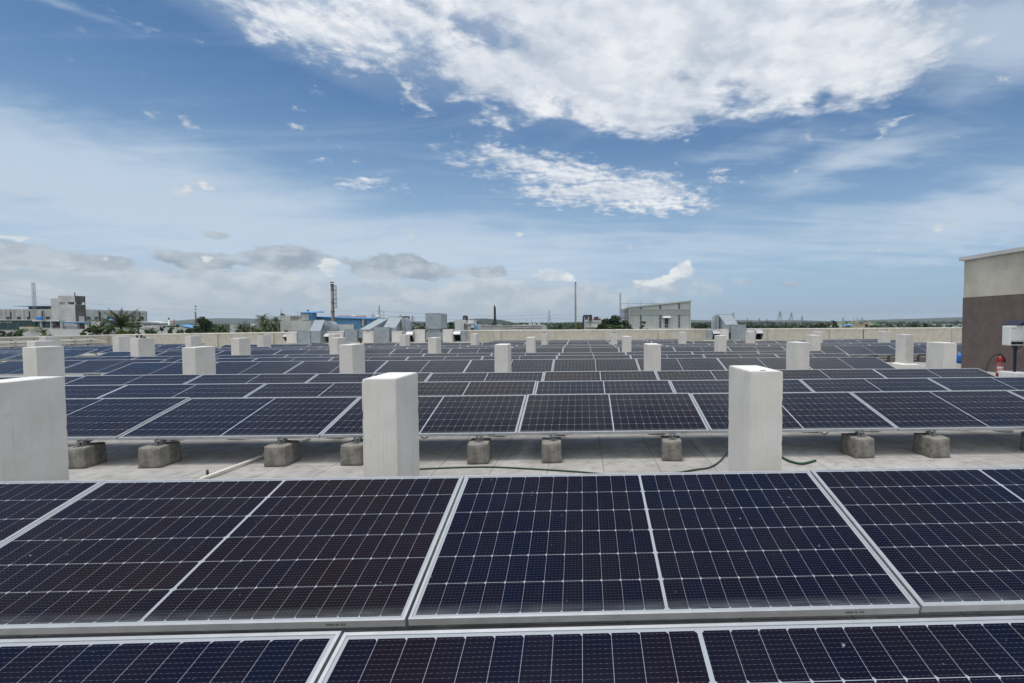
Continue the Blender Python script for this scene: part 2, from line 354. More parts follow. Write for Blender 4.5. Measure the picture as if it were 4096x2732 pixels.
def m_plaster(name, a, bcol, dirt, dirtc, form=True):
    """lime-washed render over board-marked concrete: upright board lines, blotches, a few stains"""
    m = bpy.data.materials.new(name); m.use_nodes = True
    w = NT(m.node_tree); b = w.n['Principled BSDF']
    tc = w.node('ShaderNodeTexCoord').outputs['Object']; rnd = w.node('ShaderNodeObjectInfo').outputs['Random']
    p = w.vm('ADD', tc, w.comb(w.m('MULTIPLY', rnd, 40.0), w.m('MULTIPLY', rnd, 23.0), 0.0))
    sv = w.vm('MULTIPLY', p, (26.0, 26.0, .55)); st = w.noise(sv, 1.0, 6, .7)
    n1 = w.noise(p, 2.6, 8, .65); n2 = w.noise(p, 14.0, 7, .7)
    col = w.mix(w.ss(n1, .28, .72), a, bcol)
    if form: col = w.mix(w.m('MULTIPLY', w.ss(st, .54, .72), .34), col, tuple(c*.66 for c in a))
    col = w.mix(w.m('MULTIPLY', w.ss(w.m('ADD', w.m('MULTIPLY', n1, .55), w.m('MULTIPLY', n2, .45)), .56, .68), dirt), col, dirtc)
    col = w.mix(w.m('MULTIPLY', w.ss(n2, .67, .74), .45), col, tuple(c*.4 for c in a))
    w.put(b.inputs['Base Color'], col); b.inputs['Roughness'].default_value = .88; b.inputs['Specular IOR Level'].default_value = .2
    if form:      # joints between the shuttering boards
        ox, oy, oz = w.sep(p)
        fx = w.m('FRACT', w.m('MULTIPLY', w.m('ADD', w.m('ADD', ox, oy), w.m('MULTIPLY', w.noise(w.vm('MULTIPLY', p, (0, 0, 1.0)), 4.0, 4), .012)), 6.1))
        jl = w.m('MULTIPLY', w.ss(fx, .022, .006), w.ss(w.noise(p, 3.0, 4), .42, .60))
        col = w.mix(w.m('MULTIPLY', jl, .55), col, tuple(c*.45 for c in a)); w.put(b.inputs['Base Color'], col)
    h = w.m('ADD', n2, w.m('MULTIPLY', st, 1.0 if form else .2))
    bp = w.node('ShaderNodeBump', {'Height': h, 'Strength': .22, 'Distance': .012}); w.l.new(bp.outputs[0], b.inputs['Normal'])
    return m

def m_galv(name, base=(.30, .345, .37)):
    m = bpy.data.materials.new(name); m.use_nodes = True
    w = NT(m.node_tree); b = w.n['Principled BSDF']
    tc = w.node('ShaderNodeTexCoord').outputs['Object']
    vo = w.node('ShaderNodeTexVoronoi', {'Vector': tc, 'Scale': 22.0}).outputs['Color']
    n = w.noise(tc, 2.5, 6, .6)
    f = w.m('ADD', w.m('MULTIPLY', w.sep(vo)[0], .35), w.m('MULTIPLY', w.ss(n, .3, .7), .65))
    w.put(b.inputs['Base Color'], w.mix(f, tuple(c*.82 for c in base), tuple(c*1.2 for c in base)))
    b.inputs['Metallic'].default_value = .30; w.put(b.inputs['Roughness'], w.lin(f, 0, 1, .46, .32))
    return m

M = {}
M['glass'] = m_panel()
M['alu'] = mat('anodised_aluminium', (.43, .445, .46), .42, .45, var=.10, vscale=7, spots=.25, spcol=(.30, .30, .29), spscale=9)
M['backsheet'] = mat('white_backsheet', (.62, .62, .62), .6)
M['roof'] = m_roof()
M['pillar'] = m_plaster('white_washed_plaster', (.57, .55, .51), (.66, .645, .61), .40, (.42, .39, .34))
M['pillar_cap'] = mat('smooth_plaster', (.68, .68, .67), .8, var=.08, vscale=8, bump=.1)
M['parapet'] = m_plaster('cream_parapet_render', (.44, .415, .34), (.56, .535, .46), .70, (.29, .255, .195))
M['coping'] = mat('pale_coping', (.78, .75, .68), .8, var=.10, vscale=4, spots=.6, spscale=2.5)
M['block'] = mat('rough_cast_concrete', (.190, .180, .160), .92, var=.35, vscale=9, streak=.55, stcol=(.42, .40, .37), bump=.7, bscale=45, spots=.7, spcol=(.07, .06, .05), spscale=11)
M['galv'] = m_galv('galvanised_sheet')
M['steel'] = m_galv('galvanised_section', (.20, .215, .225))
M['white'] = mat('white_enamel', (.66, .635, .60), .5, var=.06, vscale=5)
M['black'] = mat('black_rubber', (.016, .016, .017), .6)
M['dark'] = mat('dark_opening', (.008, .009, .010), .9)
M['brownwall'] = mat('brown_textured_paint', (.135, .104, .095), .9, var=.16, vscale=2.2, bump=.55, bscale=75, spots=.5, spcol=(.21, .18, .17), spscale=1.3, streak=.25, stcol=(.09, .07, .065))
M['creamwall'] = mat('cream_textured_paint', (.53, .50, .42), .9, var=.13, vscale=1.3, bump=.5, bscale=70, spots=.5, spcol=(.38, .36, .31), spscale=1.0, streak=.3, stcol=(.36, .34, .29))
M['pvc'] = mat('ivory_pvc', (.64, .61, .54), .45, var=.08, vscale=8)
M['hose'] = mat('green_hose', (.008, .048, .026), .38, var=.4, vscale=30)
M['red'] = mat('red_enamel', (.22, .007, .011), .28, var=.1, vscale=9)
M['paper'] = mat('white_label', (.70, .68, .68), .5)
M['pink'] = mat('red_label', (.55, .10, .09), .5)
M['bluepl'] = mat('blue_plastic', (.012, .14, .50), .32, var=.2, vscale=6)
M['navy'] = mat('navy_paint', (.012, .016, .040), .5, var=.3, vscale=12)
M['inv'] = mat('inverter_white', (.68, .70, .71), .35, var=.03)
# distant buildings
M['conc'] = mat('stained_concrete', (.40, .40, .395), .9, var=.25, vscale=.35, streak=.6, stcol=(.16, .16, .16), coord='World')
M['concpale'] = mat('pale_concrete', (.53, .53, .53), .9, var=.16, vscale=.35, streak=.5, stcol=(.27, .27, .27), coord='World')
M['concdark'] = mat('dark_and_shaded_concrete', (.125, .115, .108), .9, var=.25, vscale=.6, coord='World')  # also stands in for the shaded side of the factory tower
M['bwhite'] = mat('weathered_white_wall', (.50, .52, .51), .85, var=.10, vscale=.4, streak=.5, stcol=(.27, .25, .22), coord='World')
M['bclean'] = mat('clean_white_wall', (.58, .59, .60), .8, var=.06, vscale=.5, coord='World')
def m_corr(name, c, scale, var=.12):
    m = bpy.data.materials.new(name); m.use_nodes = True
    w = NT(m.node_tree); b = w.n['Principled BSDF']
    p = w.node('ShaderNodeNewGeometry').outputs['Position']; x, y, z = w.sep(p)
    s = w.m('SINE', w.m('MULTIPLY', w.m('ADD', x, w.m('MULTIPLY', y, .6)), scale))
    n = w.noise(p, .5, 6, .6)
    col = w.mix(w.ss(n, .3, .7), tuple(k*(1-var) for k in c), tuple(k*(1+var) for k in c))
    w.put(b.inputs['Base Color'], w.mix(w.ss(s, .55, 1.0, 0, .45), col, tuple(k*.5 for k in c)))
    b.inputs['Roughness'].default_value = .5
    bp = w.node('ShaderNodeBump', {'Height': s, 'Strength': .5, 'Distance': .05}); w.l.new(bp.outputs[0], b.inputs['Normal'])
    return m
M['bluesheet'] = m_corr('blue_corrugated_sheet', (.085, .24, .42), 12.0)
M['bluetrim'] = mat('blue_trim', (.06, .20, .44), .5)
M['greysheet'] = m_corr('grey_corrugated_sheet', (.47, .50, .49), 11.0, .05)
M['greytrim'] = mat('grey_trim', (.47, .50, .49), .5)
def m_louvre():
    m = bpy.data.materials.new('grey_louvres'); m.use_nodes = True
    w = NT(m.node_tree); b = w.n['Principled BSDF']
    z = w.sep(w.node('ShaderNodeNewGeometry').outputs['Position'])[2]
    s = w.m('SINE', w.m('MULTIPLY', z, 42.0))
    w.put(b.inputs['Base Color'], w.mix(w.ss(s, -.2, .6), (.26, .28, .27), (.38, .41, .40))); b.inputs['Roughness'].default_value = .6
    return m
M['louvre'] = m_louvre()
M['window'] = mat('dark_window', (.025, .03, .04), .15)
M['winblue'] = mat('blue_grey_window', (.10, .125, .165), .12)
M['teal'] = mat('teal_glazing', (.03, .085, .095), .08, var=.3, vscale=.8, coord='World')
M['rust'] = mat('rusty_steel', (.17, .145, .125), .75, var=.35, vscale=1.6, streak=.7, stcol=(.075, .05, .038), spots=.6, spcol=(.07, .045, .03), spscale=3, coord='World')
M['ochre'] = mat('ochre_steel', (.27, .17, .075), .7, var=.3, vscale=1.2, spots=.7, spcol=(.10, .045, .02), spscale=2, coord='World')
M['darksteel'] = mat('dark_steel', (.045, .04, .04), .7, var=.3, vscale=2)
M['redsteel'] = mat('oxide_red_steel', (.16, .05, .045), .7)
M['pylon'] = mat('pylon_steel', (.22, .24, .26), .6)
M['wire'] = mat('line_wire', (.14, .15, .16), .6)
M['tileroof'] = mat('brown_roof', (.17, .12, .085), .8, var=.5, vscale=1.5, coord='World')
M['brick'] = mat('red_brick', (.22, .10, .06), .85, var=.3, vscale=2, coord='World')
M['bluegloss'] = mat('blue_sheet_roof', (.10, .30, .55), .5, var=.1, vscale=.5)
M['creamb'] = mat('cream_wall', (.50, .44, .32), .85, var=.12, vscale=.2, coord='World')
M['greenb'] = mat('green_wall', (.16, .34, .15), .8)
M['paleroof'] = mat('pale_sheet_roof', (.58, .60, .60), .6, var=.1, vscale=.5)
M['bark'] = mat('grey_brown_bark', (.12, .095, .07), .9, var=.3, vscale=5)
def m_leaf(name, a, bb):
    m = bpy.data.materials.new(name); m.use_nodes = True
    w = NT(m.node_tree); b = w.n['Principled BSDF']
    p = w.node('ShaderNodeNewGeometry').outputs['Position']
    n = w.noise(p, .55, 5, .7); r = w.node('ShaderNodeNewGeometry').outputs['Random Per Island']
    f = w.m('ADD', w.m('MULTIPLY', w.ss(n, .3, .7), .6), w.m('MULTIPLY', r, .4))
    w.put(b.inputs['Base Color'], w.mix(f, a, bb)); b.inputs['Roughness'].default_value = .55; b.inputs['Specular IOR Level'].default_value = .3
    return m
M['leaf'] = m_leaf('mid_green_leaves', (.018, .042, .014), (.060, .105, .030))
M['leafy'] = m_leaf('yellow_green_leaves', (.040, .070, .014), (.110, .150, .030))
M['leafd'] = m_leaf('dark_green_leaves', (.012, .030, .014), (.034, .066, .024))
M['palm'] = m_leaf('palm_leaves', (.020, .046, .016), (.085, .115, .040))
M['wood'] = m_leaf('woodland_leaves', (.010, .025, .012), (.034, .060, .022))
def m_ground():
    m = bpy.data.materials.new('plain_ground'); m.use_nodes = True
    w = NT(m.node_tree); b = w.n['Principled BSDF']
    p = w.node('ShaderNodeNewGeometry').outputs['Position']
    n = w.noise(p, .004, 8, .65); n2 = w.noise(p, .03, 6, .7)
    col = w.mix(w.ss(n, .4, .6), (.055, .085, .035), (.12, .12, .075)); col = w.mix(w.m('MULTIPLY', w.ss(n2, .5, .65), .6), col, (.03, .055, .02))
    w.put(b.inputs['Base Color'], col); b.inputs['Roughness'].default_value = .95
    return m
M['ground'] = m_ground()
M['water'] = mat('pale_water', (.30, .36, .40), .2, var=.2, vscale=.01, coord='World')
M['hill'] = mat('wooded_hills', (.020, .036, .028), .95, var=.3, vscale=.004, coord='World')

# ------------------------------------------------------------------ the roof, its parapet and the stair house
ZS, ZY, TILT, PITCH, X0 = .0022, -.003, 15.052, 2.30, -.77
GZ = -12.0                                            # street level
def gz(x, y):
    return ZS*x + ZY*y - .00022*min(x+6, 0)**2
WALL_Y = 35.5
WALL_X = at(436, 1332, WALL_Y).x
def build_roof():
    xs = [WALL_X-.25+i*(30.0-WALL_X+.25)/34 for i in range(35)]; ys = [-14+i*(WALL_Y+.25+14)/26 for i in range(27)]
    m = MB(); nx = len(xs)
    vs = [(x, y, gz(x, y)) for y in ys for x in xs]
    m.add(vs, [(j*nx+i, j*nx+i+1, (j+1)*nx+i+1, (j+1)*nx+i) for j in range(len(ys)-1) for i in range(nx-1)])
    ring = [i for i in range(nx)] + [j*nx+nx-1 for j in range(1, len(ys))] + [(len(ys)-1)*nx+i for i in range(nx-2, -1, -1)] + [j*nx for j in range(len(ys)-2, 0, -1)]
    low = [(vs[i][0], vs[i][1], GZ) for i in ring]; n = len(ring)
    m.add([vs[i] for i in ring]+low, [(i, n+i, n+(i+1) % n, (i+1) % n) for i in range(n)], 1)
    tag(m.build('roof_deck', [M['roof'], M['parapet']]), None, None, kind='structure')
build_roof()

def wall_run(mb, a, b, t, h, n, off=0.0, z0=0.0):
    """upright wall following the fall of the roof from a to b, thickness t to its left"""
    a, b = Vector((*a, 0)), Vector((*b, 0)); d = (b-a).normalized(); nn = Vector((-d.y, d.x, 0))*t
    for i in range(n):
        p, q = a.lerp(b, i/n), a.lerp(b, (i+1)/n)
        def P(v, hh): return (v.x, v.y, gz(v.x, v.y)+hh+z0)
        bt = [P(p, 0), P(q, 0), P(q+nn, 0), P(p+nn, 0)]; tp = [P(p, h), P(q, h), P(q+nn, h), P(p+nn, h)]
        mb.hexa(bt, tp)
PH_W = 1.13
def build_parapet():
    r = thing('parapet_wall', 'long cream parapet wall with pilasters across the far edge of the roof', 'parapet', (0, WALL_Y, 0))
    off = Vector((0, -WALL_Y, 0))
    m = MB(); wall_run(m, (WALL_X, WALL_Y), (30, WALL_Y), .25, PH_W, 10); o = m.build('wall', M['parapet'], r, loc=off)
    m = MB(); wall_run(m, (WALL_X-.28, WALL_Y-.03), (30, WALL_Y-.03), .31, .07, 10, z0=PH_W+.002); m.build('coping', M['coping'], r, loc=off)
    for px in (410, 858, 1082, 1990, 2205, 2430, 2648, 3085, 3330, 3560):
        x = at(px, 1340, WALL_Y).x; m = MB()
        wall_run(m, (x-.24, WALL_Y-.10), (x+.24, WALL_Y-.10), .098, PH_W-.03, 1, z0=.003); m.build('pilaster', M['parapet'], r, loc=off)
    x = at(3452, 1340, WALL_Y).x; z = gz(x, WALL_Y)
    m = MB(); m.tube([(x, WALL_Y-.02, z+PH_W-.05), (x+.02, WALL_Y-.02, z+.6), (x+.015, WALL_Y-.02, z)], .022, 6, 0); m.build('down_cable', M['black'], r, loc=off)
    x = at(3812, 1340, WALL_Y).x; z = gz(x, WALL_Y)
    m = MB(); m.box(x-.09, WALL_Y-.05, z, x+.09, WALL_Y-.003, z+PH_W-.06); m.build('cable_trunking', M['conc'], r, loc=off)
    r = thing('parapet_wall', 'cream parapet wall carrying four pale pipes along the side of the roof', 'parapet', (WALL_X, 0, 0))
    off = Vector((-WALL_X, 0, 0))
    m = MB(); wall_run(m, (WALL_X, -13.9), (WALL_X, WALL_Y-.004), .25, PH_W, 12); m.build('wall', M['parapet'], r, loc=off)
    m = MB(); wall_run(m, (WALL_X+.03, -13.9), (WALL_X+.03, WALL_Y-.034), .31, .07, 12, z0=PH_W+.002); m.build('coping', M['coping'], r, loc=off)
    names = ('uppermost of the four pale pipes along the parapet', 'second from the top of four pale pipes on the parapet', 'third from the top of four pale pipes on the parapet', 'lowest of the four pale pipes along the parapet')
    for i, (z, y1, dx) in enumerate(((-1.02, 34.2, .16), (-1.10, 34.5, .20), (-1.21, 34.9, .20), (-1.29, 35.0, .22))):
        m = MB(); m.tube([(WALL_X+dx, 10, ZC+z), (WALL_X+dx, y1, ZC+z+.01), (WALL_X+dx-.02, y1+.06, ZC+z+.01), (WALL_X+dx-.15, y1+.08, ZC+z+.01)], .038 if i else .028, 8)
        tag(m.build('pvc_pipe', M['pvc'], smooth=True), names[i], 'pipe', 'pale pipes along the side parapet')
    for i, px in enumerate((48, 135, 287, 354)):
        Y = None
        for k in range(200):
            Y = 12+k*.13
            if at(px, 1365, Y).x <= WALL_X+.1: break
        if Y is None: continue
        m = MB(); m.box(WALL_X+.001, Y-.03, ZC-1.46, WALL_X+.05, Y+.03, ZC-.93)
        for z in (-1.06, -1.155, -1.25, -1.335): m.box(WALL_X+.051, Y-.025, ZC+z-.008, WALL_X+.30, Y+.025, ZC+z+.006)
        tag(m.build('pipe_bracket', M['darksteel']), 'dark pipe bracket on the side parapet, %s from the camera' % NUM[i+1], 'bracket', 'brackets holding the parapet pipes')
build_parapet()

HX = at(3846, 1400, 16.6).x                            # the stair house stands on the roof to the right
def build_house():
    Y1, Y0, X1 = 16.6, 7.0, HX+6.0
    zb = gz(HX, 14)-.1
    zt = at(3846, 1043, Y1).z; zm = at(3846, 1190.8, Y1).z
    r = thing('stair_house', 'rendered stair house with brown lower wall and cream upper wall', 'building', (HX, Y1, zb))
    off = Vector((-HX, -Y1, -zb))
    m = MB(); m.box(HX, Y0, zb, X1, Y1, zm); m.build('lower_wall', M['brownwall'], r, loc=off)
    m = MB(); m.box(HX+.012, Y0+.012, zm+.001, X1-.012, Y1-.012, zt); m.build('upper_wall', M['creamwall'], r, loc=off)
    m = MB(); m.box(HX-.10, Y0-.1, zt+.001, X1+.1, Y1+.10, zt+.12); m.build('coping', M['concpale'], r, loc=off)
build_house()

# ------------------------------------------------------------------ solar panels
def panel_mesh():
    fr = MB(); L_, H_ = LIP, PH
    fr.box(0, 0, -H_, PW, L_, 0); fr.box(0, PL-L_, -H_, PW, PL, 0)
    fr.box(0, L_, -H_, L_, PL-L_, 0); fr.box(PW-L_, L_, -H_, PW, PL-L_, 0)
    fr.box(L_, L_, -H_, L_+.02, PL-L_, -H_+.002); fr.box(PW-L_-.02, L_, -H_, PW-L_, PL-L_, -H_+.002)
    gl = MB(); gl.quad((L_, L_, -.003), (PW-L_, L_, -.003), (PW-L_, PL-L_, -.003), (L_, PL-L_, -.003), 0)
    gl.quad((L_, PL-L_, -.008), (PW-L_, PL-L_, -.008), (PW-L_, L_, -.008), (L_, L_, -.008), 1)
    st = MB(); st.box(PW-.34, -.0012, -.024, PW-.255, -.0002, -.012, 0); st.box(PW-.345, -.0006, -.030, PW-.16, -.0001, -.008, 1)
    return fr, gl, st
def panel_mats():
    bc = bpy.data.materials.new('barcode'); bc.use_nodes = True; w = NT(bc.node_tree)
    x = w.sep(w.node('ShaderNodeTexCoord').outputs['Object'])[0]
    n = w.node('ShaderNodeTexWhiteNoise', {'W': w.m('FLOOR', w.m('MULTIPLY', x, 900.0))}, noise_dimensions='1D').outputs['Value']
    w.put(w.n['Principled BSDF'].inputs['Base Color'], w.mix(w.m('GREATER_THAN', n, .35), (.42, .42, .42), (.10, .10, .10)))
    return bc
BARC = panel_mats()
def make_panel():
    r = thing('solar_panel', 'solar panel', 'solar panel')
    fr, gl, st = panel_mesh()
    c = Vector((-PW/2, 0, 0))
    fr.build('frame', M['alu'], r, loc=c)
    g = gl.build('cell_sheet', [M['glass'], M['backsheet']], r, loc=c)
    me = g.data; ul = me.uv_layers.new(name='UVMap')
    for lp in me.loops: ul.data[lp.index].uv = me.vertices[lp.vertex_index].co.xy
    st.build('serial_label', [BARC, M['alu']], r, loc=c)
    return r
PROTO = make_panel(); first_used = []
tmz = [None]
ROWS = []       # name, y of the lower edge, z shift, first and last panel index, sub-ranges with own offset
TY = math.cos(R(TILT))*PL; TZ = math.sin(R(TILT))*PL
def place_panel(xc, y0, label, group, dz=0.0, tone=None):
    zb = gz(xc, y0)+.33+dz
    rx = R(TILT)+random.uniform(-.0035, .0035); ry = -math.atan(ZS - .00044*min(xc+6, 0))+random.uniform(-.0012, .0012); rz = random.uniform(-.0010, .0010)
    loc = (xc+random.uniform(-.003, .003), y0+random.uniform(-.008, .008), zb+random.uniform(-.006, .006))
    rr_ = random.random()
    eu = Matrix.Rotation(rz, 4, 'Z') @ Matrix.Rotation(ry, 4, 'Y') @ Matrix.Rotation(rx, 4, 'X')
    if not first_used:
        o = PROTO; o['label'] = label; o['group'] = group; o.location = loc; first_used.append(1)
    else: o = dup(PROTO, loc, label, group)
    o.rotation_euler = eu.to_euler()
    for ch in o.children:
        if ch.name.startswith('cell_sheet'): ch.color = (rr_ if tone is None else tone, 0, 0, 1)
    return o
def in_view(xc, y0):
    for fx in (-.5, -.3, 0, .3, .5):
        for fy in (.05, 1.0):
            p = proj((xc+fx*PW, y0+fy*TY, gz(xc, y0)+.33+fy*TZ))
            if p and -20 < p[0] < 4116 and 1200 < p[1] < 2740: return True
    return False
SUPPORT = []
def panel_row(k, y0, idx, shift=None, block='', dz=0.0):
    vis = [i for i in idx if in_view(X0+(i+.5)*PITCH, y0)]
    grp = 'solar panels in the %s row from the camera' % NUM[k] if not block else 'solar panels of the far %s block' % block
    for n, i in enumerate(vis):
        xc = X0+(i+.5)*PITCH; yy = y0
        if shift and i in shift: xc += shift[i][0]; yy += shift[i][1]
        if block: lab = 'solar panel in the separate %s block, %s row from the camera, %s from its left' % (block, NUM[k], NUM[n+1])
        elif len(vis) == 1: lab = 'only solar panel showing in the %s row from the camera' % NUM[k]
        else:
            m = len(vis)-1-n
            side = '%s from the left' % NUM[n+1] if n <= m else '%s from the right' % NUM[m+1]
            if k < 3: lab = 'large dark blue solar panel, %s in the %s row from the camera' % (side, NUM[k])
            elif k < 7: lab = 'dark blue solar panel, %s in the %s row from the camera' % (side, NUM[k])
            else: lab = 'distant greyish solar panel, %s in the %s row from the camera' % (side, NUM[k])
        place_panel(xc, yy, lab, grp, dz, {(2, -2): .95, (2, -1): .85, (2, 0): .18, (2, 1): .30, (1, -1): .12, (1, 0): .22}.get((k, i)))
sh6 = {-7: (-.16, -.36), -6: (-.14, -.36)}
sh7 = {-7: (-.12, -.26), -6: (-.12, -.26)}
LROW = dict(zip('0ABCDEFGHIJKLM', (.476, 2.123, 5.780, 7.411, 9.058, 12.671, 14.3125, 15.892, 19.38, 20.857, 22.40, 25.85, 27.40, 28.95)))
panel_row(1, LROW['0'], range(-2, 2)); panel_row(2, LROW['A'], range(-2, 2)); panel_row(3, LROW['B'], range(-3, 4))
panel_row(4, LROW['C'], range(-4, 5)); panel_row(5, LROW['D'], range(-5, 4)); panel_row(6, LROW['E'], range(-5, 4))
panel_row(7, LROW['F'], range(-7, 4), sh6); panel_row(8, LROW['G'], range(-7, 4), sh7); panel_row(9, LROW['H'], range(-8, 9))
panel_row(10, LROW['I'], range(-8, 8)); panel_row(11, LROW['J'], range(-8, 8)); panel_row(12, LROW['K'], range(-8, 8))
panel_row(13, LROW['L'], list(range(-2, 3))+[6, 7]); panel_row(14, LROW['M'], range(-2, 3))
# the separate field beyond a gap on the left
LX = -22.5
for k, nm in enumerate('HIJKLM'):
    vis = [i for i in range(4) if in_view(LX-(i+.5)*PITCH, LROW[nm])]
    for i in vis:
        place_panel(LX-(i+.5)*PITCH, LROW[nm], 'solar panel of the far left block, %s row of that block, %s from its gap' % (NUM[k+1], NUM[i+1]), 'solar panels of the far left block')

# ------------------------------------------------------------------ concrete blocks, rails, brackets and posts under the rows
def block_mesh(seed, w=.238, d=.31, h=.237):
    rr = random.Random(seed); bm = bmesh.new(); bmesh.ops.create_cube(bm, size=1)
    bmesh.ops.subdivide_edges(bm, edges=bm.edges[:], cuts=9, use_grid_fill=True)
    from mathutils import noise as mn
    for v in bm.verts:
        p = v.co*2.0
        q = Vector([max(-1, min(1, c)) for c in p]); e = sum(1 for c in q if abs(c) > .95)
        if e >= 2: q *= (.985 if e == 2 else .97)
        t = .955+.045*(1-(q.z+1)/2)
        v.co = Vector((q.x*w/2*t, q.y*d/2*t, (q.z+1)/2*h)) + mn.noise_vector(v.co*7+Vector((seed*3.1, 0, 0)))*.007
        if v.co.z < .012: v.co.z = 0
    me = bpy.data.meshes.new('concrete_block'); bm.to_mesh(me); bm.free(); me.materials.append(M['block'])
    me.polygons.foreach_set('use_smooth', [True]*len(me.polygons))
    return me
BLK = [block_mesh(i) for i in range(5)]
def put_block(x, y, label, group, i=0, rz=0.0, s=1.0):
    o = bpy.data.objects.new('concrete_block', BLK[i % 5]); C.objects.link(o)
    o.location = (x, y, gz(x, y)); o.rotation_euler = (0, 0, rz); o.scale = (s, s, 1.0)
    return tag(o, label, 'concrete block', group)
def rail_proto():
    """channel up the slope, clip plate on the front block, post at the back"""
    r = thing('mounting_rail', 'rail', 'mounting rail')
    ct, stt = math.cos(R(TILT)), math.sin(R(TILT))
    def sl(v, n): return Vector((0, v*ct+n*stt*-1, .33+v*stt+n*ct))
    m = MB()
    for x0, x1, n0, n1 in ((-.02, .02, -.041, -.0375), (-.02, -.0165, -.085, -.0412), (.0165, .02, -.085, -.0412)):
        b = [sl(-.03, n0)+Vector((x0, 0, 0)), sl(-.03, n0)+Vector((x1, 0, 0)), sl(1.14, n0)+Vector((x1, 0, 0)), sl(1.14, n0)+Vector((x0, 0, 0))]
        t = [sl(-.03, n1)+Vector((x0, 0, 0)), sl(-.03, n1)+Vector((x1, 0, 0)), sl(1.14, n1)+Vector((x1, 0, 0)), sl(1.14, n1)+Vector((x0, 0, 0))]
        m.hexa(b, t)
    m.build('rail', M['steel'], r)
    m = MB(); m.box(-.05, -.05, .236, .05, .055, .241); m.box(-.034, -.02, .2415, -.0225, .03, .305); m.box(.0225, -.02, .2415, .034, .03, .305)
    m.tube([(0, -.03, .2415), (0, -.03, .285)], .009, 6); m.tube([(0, -.03, .247), (0, -.03, .258)], .019, 6)
    m.build('foot_bracket', M['steel'], r)
    m = MB(); zt_ = .33+1.06*stt-.06
    m.hexa([(-.02, 1.385, .241), (.02, 1.385, .241), (.02, 1.425, .241), (-.02, 1.425, .241)], [(-.02, 1.00, zt_), (.02, 1.00, zt_), (.02, 1.04, zt_), (-.02, 1.04, zt_)]); m.box(-.05, 1.35, .2365, .05, 1.46, .2405)
    m.build('rear_post', M['steel'], r)
    return r
RAIL = rail_proto(); rail_used = []
def put_rail(x, y, label, group):
    z = gz(x, y)
    if not rail_used: RAIL.location = (x, y, z); RAIL['label'] = label; RAIL['group'] = group; rail_used.append(1); return RAIL
    return dup(RAIL, (x, y, z), label, group)
def supports(xs, y0, where, rear=True, rnd=1):
    for n, x in enumerate(xs):
        rr = random.Random(int(x*100)+rnd)
        put_block(x+rr.uniform(-.03, .03), y0+.02+rr.uniform(-.02, .03), 'rough front concrete block under %s, %s from the left' % (where, NUM[n+1]), 'concrete ballast blocks', rr.randrange(5), rr.uniform(-.12, .12), rr.uniform(.97, 1.05))
        put_rail(x, y0, 'steel mounting rail under %s, %s from the left' % (where, NUM[n+1]), 'mounting rails under the panels')
        if rear: put_block(x+rr.uniform(-.02, .02), y0+1.41, 'shaded rear concrete block under %s, %s from the left' % (where, NUM[n+1]), 'concrete ballast blocks', rr.randrange(5), rr.uniform(-.1, .1))
supports([at(p, 1735, 5.72).x for p in (302, 616, 1112, 1418, 1912, 2213, 2694, 3455, 3743, 4180)], LROW['B'], 'the third row of panels')
supports([at(p, 1420, LROW['H']).x for p in (3440, 3575, 3690, 3790)], LROW['H'], 'the bare ninth row end')
supports([-16.2, -14.9, -13.7, -12.6], LROW['F']-.36, 'the seventh row stepped end')
for k, nm in enumerate('HIJ'):
    supports([LX-1.5, LX-.25], LROW[nm], 'far left block row %s' % NUM[k+1])
supports([-8.9], LROW['E'], 'the sixth row of panels')

# ------------------------------------------------------------------ column stubs standing between the rows
PILLARS = [  # row, depth of the near face, left, corner, right, top in the photo
    (1, 4.35, [(-420, -60, 261, None, 'L'), (1446, 1583, 1672, 1515, 'L'), (2915, 3000, 3132, 1486, 'R')]),
    (2, 11.0, [(88, 144, 256, 1388.8, 'L'), (726.5, 780, 861, 1390, 'L'), (1355.4, 1409, 1458.7, 1379, 'L'), (1977, 2031, 2044.8, 1378.4, 'L'), (2575, 2590, 2644, 1377.8, 'R'), (3145, 3187.7, 3239, 1370, 'R'), (3705.6, 3776, 3828, 1371.5, 'R')]),
    (3, 18.2, [(106, 139, 232, 1365, 'L'), (519, 552, 618.7, 1352.5, 'L'), (923, 956, 1002, 1353, 'L'), (1317, 1349, 1384, 1351.6, 'L'), (1711, 1744.7, 1764.6, 1350.7, 'L'), (2104, 2138, 2143.6, 1349.5, 'L'), (2487, 2492, 2525.7, 1345.6, 'R'), (2857, 2874, 2907, 1342, 'R'), (3222, 3249, 3283.6, 1340.6, 'R'), (3583, 3624, 3656, 1339, 'R')]),
    (4, 24.6, [(156, 181, 242, 1345, 'L'), (448.7, 474, 524, 1345.6, 'L'), (739, 763, 808, 1344, 'L'), (1026.7, 1052, 1083, 1339.7, 'L'), (1314, 1339, 1360, 1337, 'L'), (1597, 1622, 1640, 1339.7, 'L'), (1882, 1905, 1916.8, 1335.8, 'L'), (2165, 2188, 2192, 1332.8, 'L'), (2442, 2445, 2469.4, 1332.8, 'R'), (2713, 2722, 2745.7, 1329, 'R'), (2982, 2997, 3021, 1327, 'R'), (3248.7, 3268, 3292, 1328, 'R'), (3511.6, 3539, 3563, 1327, 'R')]),
]
